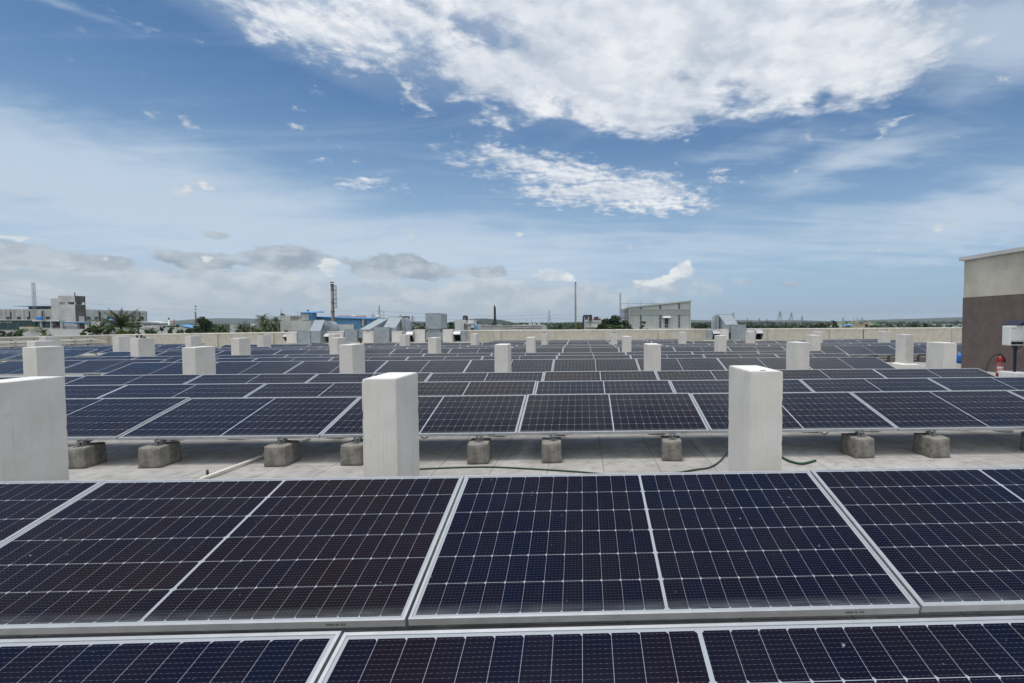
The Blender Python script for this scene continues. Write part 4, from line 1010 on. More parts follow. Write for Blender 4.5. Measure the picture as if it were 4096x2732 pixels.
# ------------------------------------------------------------------ photo-scale builders for what stands at a known distance
def bx(m, x0, x1, yt, yb, Y, th, mi=0, dy=0.0):
    """box whose near face covers the photo rectangle when it stands at distance Y; yb None reaches the street"""
    mid = (x0+x1)/2
    zt = at(mid, yt, Y).z; zb = GZ if yb is None else at(mid, yb, Y).z
    m.box(at(x0, 1290, Y).x, Y+dy, zb, at(x1, 1290, Y).x, Y+dy+th, zt, mi)
def part(r, name, mt, Y, rects, th=.3, dy=0.0):
    o = None
    for q in rects:
        m = MB(); bx(m, *q, Y, th, 0, dy); o = m.build(name, mt, r, loc=-r.location)
    return o
def site(name, label, cat, px, Y, group=None):
    p = at(px, 1290, Y); return thing(name, label, cat, (p.x, Y, GZ), group)
def lattice(m, base, top, w0, w1, n, bw, arms=()):
    """square lattice mast between two points"""
    b, t = Vector(base), Vector(top)
    def ring(f): c = b.lerp(t, f); w = (w0+(w1-w0)*f)/2; return [c+Vector((sx*w, sy*w, 0)) for sx, sy in ((-1, -1), (1, -1), (1, 1), (-1, 1))]
    R_ = [ring(i/n) for i in range(n+1)]
    for i in range(n):
        for k in range(4):
            m.bar(R_[i][k], R_[i+1][k], bw); j = (k+1) % 4
            m.bar(R_[i][k], R_[i+1][j], bw*.6); m.bar(R_[i][j], R_[i+1][k], bw*.6)
            if i: m.bar(R_[i][k], R_[i][j], bw*.6)
def pylon(px, ytop, ybase_w, Y, label, arms, bw=.22, wide=None):
    """transmission tower: splayed legs, narrow shaft, cross-arms at the given photo heights"""
    p = at(px, ytop, Y); r = thing('transmission_tower', label, 'pylon', (p.x, Y, GZ), 'transmission towers on the horizon')
    H = p.z-GZ; s = Y/FPX
    m = MB(); w0 = ybase_w*s; ze = ZC-GZ; hv = H-ze; zw = ze+.55*hv; wg = w0+(w0*.70/(.55*hv))*ze
    lattice(m, (0, 0, 0), (0, 0, zw), wg, w0*.30, 6, bw); lattice(m, (0, 0, zw), (0, 0, ze+hv*.88), w0*.30, w0*.16, 4, bw*.8)
    m.bar((0, 0, ze+hv*.88), (0, 0, H), bw); 
    for sx in (-1, 1): m.bar((sx*w0*.08, 0, ze+hv*.88), (0, 0, H), bw*.7)
    m.build('tower_body', M['pylon'], r)
    for ya, hw in arms:
        z = at(px, ya, Y).z-GZ; L_ = hw*s
        m = MB(); m.bar((-L_, 0, z), (L_, 0, z), bw); m.bar((-L_, 0, z), (0, 0, z+L_*.35), bw*.7); m.bar((L_, 0, z), (0, 0, z+L_*.35), bw*.7)
        for q in (-1, -.6, .6, 1): m.bar((q*L_, 0, z), (q*L_, 0, z-L_*.22), bw*.6)
        m.build('cross_arm', M['pylon'], r)
    return r

# ------------------------------------------------------------------ left: concrete works with its tower, glazed front, terraces
def build_left():
    Y = 150
    r = site('factory_building', 'long stained concrete factory with a taller square tower', 'building', 270, Y)
    part(r, 'left_wing', M['conc'], Y, [(-160, 206.5, 1237, None)], 8)
    part(r, 'stair_block', M['concpale'], Y-1, [(207, 236, 1194, None)], 2.4)
    XW = at(345, 1290, Y+1.6).x
    def yx(px): d = ray(px, 1290); return XW*d.y/d.x
    def sface(name, mt, px0, px1, yt, yb, th=.12, out=.0, parent=None):
        y0, y1 = yx(px0), yx(px1); m = MB(); z1 = at(px0, yt, y0).z; z0 = GZ if yb is None else at(px0, yb, y0).z
        m.box(XW+out, y0, z0, XW+out-th, y1, z1); return m.build(name, mt, parent) if parent else m.build(name, mt, r, loc=-r.location)
    sface('right_wing', M['concpale'], 345.5, 585, 1238.2, None, 16); sface('right_wing', M['conc'], 585.3, 590.5, 1245.3, None, 15.9, -.08)
    # tower with open slots near its top
    m = MB(); Yt = Y-2
    a, b, c = 236.5, 303, 303
    TX1 = at(303, 1290, Yt).x; _d = ray(345, 1290); TD = TX1*_d.y/_d.x-Yt
    for q in ((a, c, 1183, 1208), (a, c, 1218, None)): bx(m, *q, Yt, TD)
    for q in ((a, 240.5, 1208, 1218), (264.5, 273.5, 1208, 1218), (300, c, 1208, 1218)): bx(m, *q, Yt, .4)
    bx(m, a, 290, 1208, 1218, Yt, .3, 0, TD-.3); bx(m, 301.5, c, 1208, 1218, Yt, .3, 0, TD-.3)
    m.build('tower', M['concpale'], r, loc=-r.location)
    def tface(name, mt, px0, px1, yt, yb, out):
        f = lambda px: TX1*ray(px, 1290).y/ray(px, 1290).x
        y0, y1 = f(px0), f(px1); m = MB(); m.box(TX1+out, y0, at(px0, yb, y0).z, TX1+out-.05, y1, at(px0, yt, y0).z); m.build(name, mt, r, loc=-r.location)
    tface('tower_side_shade', M['concdark'], 303.3, 344.8, 1183.4, 1207.6, .06); tface('tower_side_shade', M['concdark'], 303.3, 344.8, 1218.4, 1290, .06)  # darker sheets put the shade of the tower's side face into colour
    tface('tower_door', M['bclean'], 315, 337, 1265, 1287, .12)
    for q in ((28.6, 40, 1267, 1277.7), (70.5, 83.5, 1267, 1277.7), (110, 122, 1267, 1277.7), (185.6, 199, 1266, 1277.7)):
        w = part(r, 'window', M['window'], Y, [q], .12, -.10); m = MB(); bx(m, q[0]-4.5, q[0]-.2, q[2], q[3]+.3, Y, .06, 0, -.07); m.build('shutter', M['conc'], w)
    for q in ((348, 363, 1266, 1279), (379, 392.5, 1266.5, 1279), (429, 442, 1266.3, 1279), (454, 466, 1266.6, 1279), (530, 544, 1266.6, 1279), (562.5, 575, 1266.6, 1279)):
        w = sface('window', M['winblue'] if q[0] < 400 else M['window'], *q, .12, .06); sface('sill', M['concpale'], q[0]-.8, q[1]+1.0, q[3]+.1, q[3]+1.4, .3, .22, w)
    for x in (22, 57, 96, 175): part(r, 'rib', M['concpale'], Y, [(x-2, x+2, 1238, 1284)], .3, -.28)
    # roof lantern of dark glass bays under a thin slab
    m = MB(); 
    for k in range(7): bx(m, 71+k*19.3, 87.5+k*19.3, 1225.5, 1236.6, Y, 4, 0, 3)
    m.build('roof_glazing', M['window'], r, loc=-r.location)
    part(r, 'lantern_slab', M['bluetrim'], Y, [(40, 206, 1223.2, 1224.6)], 8, 1)
    part(r, 'lantern_back', M['concpale'], Y, [(88, 206, 1225, 1236.4)], .4, 7.1)
    part(r, 'drain_pipe', M['darksteel'], Y, [(175.5, 178, 1243, 1279), (124.5, 127, 1245, 1279), (50.5, 52, 1247, 1279)], .25, -.55)
    sface('drain_pipe', M['darksteel'], 396, 399.5, 1246, 1285, .3, .35); sface('drain_pipe', M['darksteel'], 556.3, 558, 1248, 1282, .3, .35)
    tface('drain_pipe', M['redsteel'], 338, 342.5, 1260, 1287, .3)
    m = MB(); p = at(311, 1183, Yt); p = at(305, 1183, Yt+.6); m.tube([(p.x-.4, Yt+.6, p.z-.4), (p.x-.4, Yt+.6, at(305, 1169, Yt).z)], .13, 6); m.build('roof_pipe', M['redsteel'], r, loc=-r.location)
    Y = 142
    p = at(133, 1128.5, Y); r = thing('lattice_mast', 'slim pale lattice mast carrying a small dish over the factory', 'mast', (p.x, Y, GZ))
    m = MB(); lattice(m, (0, 0, 0), (0, 0, p.z-GZ), .72, .46, 22, .07); m.build('mast', M['pylon'], r)
    z = at(138, 1174, Y).z-GZ; m = MB(); m.lathe([(.0, 0), (.28, .05), (.30, .20), (.0, .24)], (.62, -.3, z), 12); m.build('dish', M['pylon'], r)
    Y = 130
    r = site('office_building', 'low white office with teal glass front and a pale roof slab', 'building', 120, Y)
    part(r, 'wall', M['bclean'], Y, [(-160, 246, 1286, None)], 2.6, .6)
    part(r, 'roof_slab', M['bclean'], Y, [(-160, 141, 1278.6, 1281.4)], 2.8, -.6)
    part(r, 'roof_slab', M['bclean'], Y, [(141.3, 247.5, 1278.0, 1285.5)], 1.6, -.7)
    g = part(r, 'glass_front', M['teal'], Y, [(-160, 140, 1281.8, 1318)], .3, .2)
    m = MB()
    for x in range(-150, 141, 9): bx(m, x, x+.5, 1281.9, 1318, Y, .05, 0, .14)
    for y in (1291.5, 1304): bx(m, -160, 140, y, y+.45, Y, .05, 0, .08)
    m.build('glazing_bar', M['winblue'], g)
    part(r, 'glass_bay', M['teal'], Y, [(143, 162.5, 1286, 1310), (167.2, 203.5, 1286, 1310)], .2, .35)
    part(r, 'glass_bay', M['window'], Y, [(208.6, 243, 1286, 1310)], .2, .35)
    part(r, 'post', M['bclean'], Y, [(163, 166.8, 1285.6, 1316), (204, 208.3, 1285.6, 1316), (243.4, 247.4, 1285.6, 1316)], .4, -.2)
    for q in ((182.5, 197), (214, 228)):
        p0, p1 = at(q[0], 1291, Y), at(q[1], 1302.5, Y)
        m = MB(); m.hexa([(p0.x+.2, Y-.55, p1.z), (p1.x, Y-.55, p1.z), (p1.x, Y-.50, p1.z), (p0.x+.2, Y-.50, p1.z)], [(p0.x, Y+.25, p0.z), (p1.x-.35, Y+.25, p0.z), (p1.x-.35, Y+.30, p0.z), (p0.x, Y+.30, p0.z)]); m.build('awning_window', M['winblue'], r, loc=-r.location)
    cu = bpy.data.curves.new('sign_lettering', 'FONT'); cu.body = 'AL PHARMA'; p0, p1 = at(-2, 1292.6, Y), at(49, 1285.4, Y)
    cu.size = (p1.z-p0.z)*1.38; cu.extrude = .03; t = bpy.data.objects.new('sign_lettering', cu); C.objects.link(t); t.parent = r
    cu.materials.append(M['bclean']); bpy.context.view_layer.update()
    wd = max(v[0] for v in t.bound_box)-min(v[0] for v in t.bound_box); t.scale = ((p1.x-p0.x)/max(wd, .1), 1, 1)
    t.rotation_euler = (R(90), 0, 0); t.location = Vector((p0.x, Y+.02, p0.z))-r.location
    me = bpy.data.meshes.new_from_object(t.evaluated_get(bpy.context.evaluated_depsgraph_get())); o2 = bpy.data.objects.new('sign_lettering', me); C.objects.link(o2)
    o2.parent = r; o2.location = t.location; o2.rotation_euler = t.rotation_euler; o2.scale = t.scale; bpy.data.objects.remove(t); o2.name = 'sign_lettering'
    Y = 122
    r = site('terrace_block', 'white terrace with a blue awning and railings beside the office', 'terrace', 300, Y)
    part(r, 'lower_wall', M['bclean'], Y, [(112, 352, 1316, None)], 4)
    part(r, 'back_wall', M['window'], Y, [(246, 345, 1292, 1316)], .4, 3)
    part(r, 'awning', M['bluetrim'], Y, [(247, 345.5, 1288.6, 1292.8)], 3, -.2)
    part(r, 'roof_edge', M['bclean'], Y, [(247, 345.5, 1286.2, 1288.3)], 3.3, 0)
    part(r, 'pier', M['bclean'], Y, [(242, 249, 1305, 1316), (295, 306, 1294, 1316), (337, 345, 1294, 1316)], .6, .1)
    m = MB(); bx(m, 206, 340, 1306.3, 1307.2, Y, .05, 0, -.1)
    for k in range(28): bx(m, 207+k*4.7, 207.5+k*4.7, 1307, 1316, Y, .04, 0, -.1)
    m.build('railing', M['redsteel'], r, loc=-r.location)
    part(r, 'ramp_wall', M['creamb'], Y, [(114, 172, 1307, 1316)], 1.5, -2)
    part(r, 'side_wall', M['bclean'], Y, [(346, 390, 1286, None)], 2, 1)
    for px, wpx, yt, Y, lab in ((159.5, 21, 1266, 128.5, 'blue plastic water tank standing on the office roof'), (448, 24, 1275, 118, 'pale blue plastic tank behind the big palm')):
        p = at(px, 1278.5 if px < 200 else 1289, Y); s = Y/FPX; r = thing('water_tank', lab, 'water tank', (p.x, Y, p.z)); h = at(px, yt, Y).z-p.z
        m = MB(); rr = wpx*s/2; m.lathe([(rr*.97, 0), (rr, h*.1), (rr, h*.72), (rr*.8, h*.9), (rr*.35, h)], n=16); m.build('body', M['bluepl'] if px < 200 else M['bluegloss'], r, smooth=True)
        m = MB(); m.lathe([(rr*.34, h+.002), (rr*.34, h+.08), (0, h+.10)], n=12); m.build('lid', M['bluetrim'], r)
    # sheds to the right of the factory
    Y = 140
    r = site('shed', 'open grey shed with a shallow curved roof beside the factory', 'shed', 605, Y)
    part(r, 'wall', M['concpale'], Y, [(559, 651, 1294, 1297.5), (559, 651, 1302, None)], 2.2, .5)
    part(r, 'opening', M['window'], Y, [(560, 598, 1297.6, 1301.9), (606, 648, 1297.6, 1301.9)], .2, 1.2)
    part(r, 'post', M['concpale'], Y, [(598.5, 605.5, 1297.6, 1301.9)], .3, .5)
    m = MB(); zz = [at(px, y, Y).z for px, y in ((555, 1286.5), (590, 1284.8), (622, 1286.6), (654, 1290.4))]; xx = [at(px, 1290, Y).x for px in (555, 590, 622, 654)]
    m.hexa([(x, Y-.4, z-.35) for x, z in zip(xx, zz)]+[(x, Y-.4, zz[i]) for i, x in list(enumerate(xx))[::-1]], [(x, Y+3, z-.35) for x, z in zip(xx, zz)]+[(x, Y+3, zz[i]) for i, x in list(enumerate(xx))[::-1]])
    m.build('roof', M['paleroof'], r, loc=-r.location)
    Y = 125
    r = site('low_building', 'low white building with a bright flat roof line', 'building', 690, Y)
    part(r, 'wall', M['bclean'], Y, [(556, 668, 1302.5, None), (668.3, 764, 1303, None)], 2.5)
    part(r, 'roof', M['paleroof'], Y, [(627, 765, 1299.6, 1302.3)], 3, -.4)
    part(r, 'window', M['window'], Y, [(652, 661, 1304, 1312), (667, 684, 1304, 1307.2), (641, 647, 1308, 1313)], .1, -.08)
    Y = 105
    r = site('gabled_house', 'white gabled house with a bright blue sheet roof', 'house', 725, Y)
    pts = [(684, 1307.5), (706, 1301.2), (722, 1301.8), (759, 1312.5)]
    A = [at(px, y, Y) for px, y in pts]; zb = GZ
    m = MB(); m.hexa([(A[0].x, Y, zb), (A[3].x, Y, zb), (A[3].x, Y+2.2, zb), (A[0].x, Y+2.2, zb)], [(A[0].x, Y, A[0].z), (A[3].x, Y, A[3].z), (A[3].x, Y+2.2, A[3].z), (A[0].x, Y+2.2, A[0].z)])
    m.hexa([(A[0].x+.02, Y+.001, A[0].z-.3), (A[3].x-.02, Y+.001, A[3].z-.3), (A[2].x, Y+.001, A[2].z-.14), (A[1].x, Y+.001, A[1].z-.1)], [(A[0].x+.02, Y+.3, A[0].z-.3), (A[3].x-.02, Y+.3, A[3].z-.3), (A[2].x, Y+.3, A[2].z-.14), (A[1].x, Y+.3, A[1].z-.1)])
    m.build('wall', M['bclean'], r, loc=-r.location)
    m = MB(); q0, q1 = at(718, 1300.7, Y), at(772, 1312.5, Y); e0, e1 = Vector((q0.x, 0, q0.z)), Vector((q1.x, 0, q1.z))
    m.hexa([(q0.x, Y-.4, q0.z), (q1.x, Y-.4, q1.z), (e1.x, Y+2.4, e1.z+.05), (e0.x, Y+2.4, e0.z+.05)], [(q0.x, Y-.4, q0.z+.09), (q1.x, Y-.4, q1.z+.09), (e1.x, Y+2.4, e1.z+.14), (e0.x, Y+2.4, e0.z+.14)]); m.build('roof', M['bluegloss'], r, loc=-r.location)
    m = MB(); m.hexa([(A[0].x-.4, Y-.4, A[0].z-.05), (q0.x-.002, Y-.4, q0.z-.02), (q0.x-.002, Y+2.4, q0.z+.05), (A[0].x-.4, Y+2.4, A[0].z+.02)], [(A[0].x-.4, Y-.4, A[0].z+.05), (q0.x-.002, Y-.4, q0.z+.07), (q0.x-.002, Y+2.4, q0.z+.14), (A[0].x-.4, Y+2.4, A[0].z+.12)]); m.build('roof', M['darksteel'], r, loc=-r.location)
    for px, w_, y, mt, lab in ((675, 3.8, 1271, 'bluegloss', 'thin pale blue flue with a flared top by the sheds'), (696.5, 3.4, 1272, 'redsteel', 'thin dark red flue beside the pale blue one')):
        Y = 128; p = at(px, y, Y); s = Y/FPX; r = thing('flue', lab, 'chimney', (p.x, Y, GZ), 'thin flues by the sheds'); h = p.z-GZ
        m = MB(); m.tube([(0, 0, 0), (0, 0, h-.5)], w_*s/2, 10); m.build('stack', M['inv'] if px < 680 else M['redsteel'], r, smooth=True)
        m = MB(); m.lathe([(w_*s/2, h-.49), (w_*s*.72, h-.3), (w_*s*.72, h)], n=10); m.build('cap', M['redsteel'] if px < 680 else M['bclean'], r)
    Y = 170; p = at(781, 1221, Y); r = thing('lattice_mast', 'thin dark lattice mast with two dishes behind the broad tree', 'mast', (p.x, Y, GZ)); h = p.z-GZ
    m = MB(); lattice(m, (0, 0, 0), (0, 0, h-2.3), .38, .30, 26, .055); m.bar((0, 0, h-2.3), (0, 0, h), .06); m.build('mast', M['darksteel'], r)
    for yy, rr in ((1228, .32), (1238.5, .42)):
        z = at(781, yy, Y).z-GZ; m = MB(); m.lathe([(.0, 0), (rr, .06), (rr, .22), (.0, .34)], (.35, -.3, z), 12); m.build('dish', M['darksteel'] if rr < .4 else M['pylon'], r)
    Y = 115
    r = site('small_building', 'small weathered white block among the palms', 'building', 945, Y)
    part(r, 'wall', M['bwhite'], Y, [(918.6, 948.5, 1296, None)], 1.8); part(r, 'roof_slab', M['conc'], Y, [(917.6, 949.5, 1294.6, 1295.9)], 2.1, -.15)
    part(r, 'rear_wall', M['bwhite'], Y, [(977, 996.5, 1294, None)], 1.5, 2)
    m = MB(); Y2 = Y+4
    for q in ((975.5, 976.3, 1283, 1294), (981.6, 982.8, 1283, 1294), (984, 984.8, 1283.5, 1294), (975.5, 984.8, 1282.6, 1283.3)): bx(m, *q, Y2, .08)
    m.build('roof_frame', M['pylon'], r, loc=-r.location)
build_left()

# ------------------------------------------------------------------ blue shed, chimney and white tanks' house
def build_blue():
    Y = 84
    r = site('white_building', 'weathered streaky white block at the left of the blue shed', 'building', 1180, Y)
    part(r, 'wall', M['bwhite'], Y, [(1121, 1161, 1262.5, None), (1161.3, 1244, 1282.5, None)], 2)
    part(r, 'brick_upstand', M['conc'], Y, [(1161.3, 1202, 1262.5, 1282.3), (1202.3, 1216, 1257, 1280)], 1.2, .4)
    m = MB()
    for y in (1267, 1274): bx(m, 1162, 1202, y, y+.7, Y, .06, 0, .3)
    for x in (1175, 1186): bx(m, x, x+.7, 1263, 1282, Y, .05, 0, .24)
    m.build('pipework', M['concdark'], r, loc=-r.location)
    part(r, 'corner_stub', M['concdark'], Y, [(1121, 1124.5, 1253, 1262.3), (1125, 1131, 1256, 1262.3)], .6, .1)
    m = MB(); bx(m, 1122.5, 1123.5, 1234.5, 1253, Y, .05, 0, .2); bx(m, 1178.6, 1179.2, 1245.5, 1262, Y, .05, 0, 1); m.build('aerial', M['darksteel'], r, loc=-r.location)
    Y = 88
    r = site('blue_shed', 'long bright blue corrugated shed behind the rusty chimney', 'shed', 1400, Y)
    x0, x1 = at(1265, 1290, Y).x, at(1512, 1290, Y+3).x
    zt0, zt1 = at(1265, 1268, Y).z, at(1512, 1275.5, Y).z; zl = at(1420, 1317, Y).z
    m = MB(); m.hexa([(x0, Y, GZ), (x1, Y, GZ), (x1, Y+6, GZ), (x0, Y+6, GZ)], [(x0, Y, zt0), (x1, Y, zt1), (x1, Y+6, zt1), (x0, Y+6, zt0)]); m.build('wall', M['bluesheet'], r, loc=-r.location)
    m = MB(); m.hexa([(x0-.1, Y-.35, zt0-.10), (x1+.1, Y-.35, zt1-.10), (x1+.1, Y+6.2, zt1+.002), (x0-.1, Y+6.2, zt0+.002)], [(x0-.1, Y-.35, zt0+.06), (x1+.1, Y-.35, zt1+.06), (x1+.1, Y+6.2, zt1+.2), (x0-.1, Y+6.2, zt0+.2)]); m.build('roof_edge', M['bluetrim'], r, loc=-r.location)
    part(r, 'lower_wall', M['bwhite'], Y, [(1300, 1418, 1297.5, None)], .3, -.36)
    part(r, 'lean_to', M['bluesheet'], Y, [(1240, 1272, 1276, 1299)], 2, -2.2)
    part(r, 'door_panel', M['bluetrim'], Y, [(1466.5, 1485, 1278, None)], .1, -.14)
    part(r, 'column', M['tileroof'], Y, [(1458.5, 1465, 1277.5, None), (1485.5, 1491, 1279, None)], .2, -.24)
    part(r, 'down_pipe', M['bclean'], Y, [(1453, 1457, 1276.5, 1303)], .2, -.3)
    Y = 87
    r = site('rooftop_cabin', 'small blue corrugated cabin with an overhanging roof', 'cabin', 1248, Y)
    part(r, 'wall', M['bluesheet'], Y, [(1216.4, 1264.5, 1251.5, None)], 1.25, -1)
    a, b = at(1224, 1246, Y), at(1279, 1245.6, Y); c, d = at(1217, 1251.3, Y), at(1275, 1251.3, Y); e = at(1287, 1250.8, Y)
    m = MB(); m.hexa([(c.x, Y-1.3, c.z), (d.x, Y-1.3, d.z), (b.x, Y+.8, b.z-.02), (a.x, Y+.8, a.z-.02)], [(c.x, Y-1.3, c.z+.07), (d.x, Y-1.3, d.z+.07), (b.x, Y+.8, b.z+.07), (a.x, Y+.8, a.z+.07)]); m.build('roof', M['bluegloss'], r, loc=-r.location)
    m = MB(); m.hexa([(d.x+.01, Y-1.29, d.z), (e.x, Y-1.0, e.z), (e.x, Y+.9, e.z), (b.x+.01, Y+.79, b.z-.02)], [(d.x+.01, Y-1.29, d.z+.07), (e.x, Y-1.0, e.z+.06), (e.x, Y+.9, e.z+.06), (b.x+.01, Y+.79, b.z+.06)]); m.build('roof', M['bluetrim'], r, loc=-r.location)
    m = MB(); p = at(1232.5, 1246, Y+1); m.lathe([(.16, 0), (.12, .3), (.07, .34)], (p.x, Y+1, p.z-.02), 8); m.build('vent', M['darksteel'], r, loc=-r.location)
    Y = 110
    r = site('tile_roofed_hall', 'low hall with a mottled brown roof behind the blue shed', 'hall', 1410, Y)
    part(r, 'wall', M['bwhite'], Y, [(1345, 1466, 1269.5, None)], 2.2)
    m = MB(); a, b = at(1343, 1269.4, Y), at(1464, 1270.5, Y); c, d = at(1352, 1264.2, Y+2.4), at(1466, 1264.8, Y+2.4)
    m.hexa([(a.x, Y-.4, a.z), (b.x, Y-.4, b.z), (d.x, Y+2.4, d.z), (c.x, Y+2.4, c.z)], [(a.x, Y-.4, a.z+.12), (b.x, Y-.4, b.z+.12), (d.x, Y+2.4, d.z+.12), (c.x, Y+2.4, c.z+.12)]); m.build('roof', M['tileroof'], r, loc=-r.location)
    for px in (1416, 1511):
        p = at(px, 1267, Y+2); m = MB(); m.lathe([(.55, -.3), (.62, .0), (.55, .22), (.2, .36)], (p.x, Y+2, p.z), 12); m.build('turbine_vent', M['paleroof'], r, loc=-r.location)
    Y = 120; r = site('brick_block', 'red brown brick block rising behind the tallest duct', 'building', 1616, Y)
    part(r, 'wall', M['brick'], Y, [(1597, 1630, 1266, None)], 1.5); part(r, 'coping', M['tileroof'], Y, [(1596, 1630.6, 1264.8, 1265.9)], 1.8, -.15)
    m = MB(); bx(m, 1598, 1598.9, 1254.5, 1265, Y, .06, 0, .5); bx(m, 1596, 1600.8, 1255.2, 1255.9, Y, .05, 0, .44); m.build('aerial', M['darksteel'], r, loc=-r.location)
    # chimney
    Y = 76; p = at(1328.5, 1138, Y); s = Y/FPX; rr = 5.6*s; h = p.z-GZ
    r = thing('steel_chimney', 'tall rusty grey steel chimney with a conical rain cap', 'chimney', (p.x, Y, GZ))
    m = MB(); m.lathe([(rr*1.06, 0), (rr*1.05, h*.5), (rr, h)], n=20); m.build('stack', M['rust'], r, smooth=True)
    for yy, k in ((1246.5, 1.32), (1138.4, 1.25), (1158, 1.12), (1211, 1.1)):
        z = at(1328, yy, Y).z-GZ; m = MB(); m.lathe([(rr*1.0, z-.06), (rr*k, z-.05), (rr*k, z+.05), (rr*1.0, z+.06)], n=20); m.build('flange', M['darksteel'], r)
    zc = at(1328, 1130.5, Y).z-GZ
    m = MB()
    for k in range(6): a = k*math.pi/3+.3; m.bar((rr*.95*math.cos(a), rr*.95*math.sin(a), h), (rr*1.1*math.cos(a), rr*1.1*math.sin(a), zc), .03)
    m.build('cap_strut', M['pylon'], r)
    m = MB(); m.lathe([(0, zc), (rr*1.5, zc), (rr*1.5, zc+.04), (rr*.1, zc+.16), (0, zc+.17)], n=20); m.build('rain_cap', M['darksteel'], r)
    def ladder(r, x0, x1, yt, yb, cage, Y, mt, ymid=None):
        m = MB(); zt, zb = at(x0, yt, Y).z-GZ, at(x0, yb, Y).z-GZ; ax, bx_ = at(x0, 1290, Y).x-r.location.x, at(x1, 1290, Y).x-r.location.x
        w = .16
        for sy in (-w, w): m.bar((ax, sy, zb), (ax, sy, zt), .045)
        k = zb
        while k < zt: m.bar((ax, -w, k), (ax, w, k), .03); k += .32
        m.build('ladder', mt, r)
        if cage:
            m = MB(); zm = at(x0, ymid, Y).z-GZ
            for sy in (-.22, 0, .22): m.bar((bx_, sy, zm), (bx_, sy, zt-.05), .04)
            n = 6
            for i in range(n):
                z = zm+(zt-.1-zm)*i/(n-1); q = [(ax, -.28, z), (bx_-.03, -.24, z), (bx_, 0, z), (bx_-.03, .24, z), (ax, .28, z)]
                for u, v in zip(q, q[1:]): m.bar(u, v, .045)
            m.build('ladder_cage', mt, r)
    ladder(r, 1336.5, 1346.5, 1141, 1300, True, Y, M['darksteel'], 1231.5)
    Y = 96
    r = site('white_block', 'white flat-roofed block with pipes and an outside stair', 'building', 1855, Y)
    part(r, 'wall', M['bclean'], Y, [(1819.5, 1865, 1279.5, None), (1870.5, 1895, 1279.5, None)], 2.5)
    part(r, 'wall', M['bclean'], Y, [(1865.2, 1870.3, 1292, None), (1897.2, 1903, 1297, None)], 5, .4)
    part(r, 'balcony', M['bclean'], Y, [(1869, 1887, 1291, 1297), (1883, 1901, 1309, 1311)], 1.2, -1.21)
    part(r, 'pipe', M['tileroof'], Y, [(1857.3, 1859.4, 1293, None), (1861, 1863, 1293, None)], .15, -.2)
    part(r, 'window', M['winblue'], Y, [(1885, 1891.5, 1310.5, None)], .1, -.12)
    part(r, 'doorway', M['window'], Y, [(1866, 1870, 1280, 1294)], .2, .2)
    p = at(1857, 1278.6, Y); s = Y/FPX; rr = 10.2*s; h = at(1857, 1261, Y).z-p.z
    r = thing('water_tank', 'black ribbed water tank with a white mark on the white block', 'water tank', (p.x, Y+.9, p.z-.02))
    prof = [(rr*.98, 0)]
    for k in range(5): z = h*.72*(k+.5)/5; prof += [(rr, z-.03), (rr*.965, z), (rr, z+.03)]
    m = MB(); m.lathe(prof+[(rr*.97, h*.75), (rr*.75, h*.92), (rr*.3, h*.97)], n=20); m.build('body', M['black'], r, smooth=True)
    m = MB(); m.lathe([(rr*.29, h*.972), (rr*.29, h*1.06), (0, h*1.07)], n=12); m.build('lid', M['black'], r)
    m = MB(); m.box(-rr*.28, -rr*1.02, h*.28, rr*.22, -rr*.97, h*.40); m.build('maker_mark', M['paper'], r)
    a, b = at(1891, 1295, Y-1.5), at(1919, 1324, Y-1.5)
    r = thing('outside_stair', 'steep blue steel stair leaning on the white block', 'stair', (b.x, Y-1.5, GZ))
    m = MB(); d = (Vector((a.x, 0, a.z))-Vector((b.x, 0, b.z)))
    e = Vector((b.x, 0, b.z))-d*((b.z-GZ)/d.z) 
    for yy in (0, .8): m.bar((a.x-b.x, yy, a.z-GZ), (e.x-b.x, yy, 0), .22)
    m.build('stringer', M['bluetrim'], r); m = MB()
    for k in range(30): f = k/30; q = Vector((a.x-b.x, 0, a.z-GZ)).lerp(Vector((e.x-b.x, 0, 0)), f); m.box(q.x-.12, .05, q.z-.02, q.x+.12, .75, q.z+.02)
    m.build('tread', M['bluegloss'], r)
build_blue()

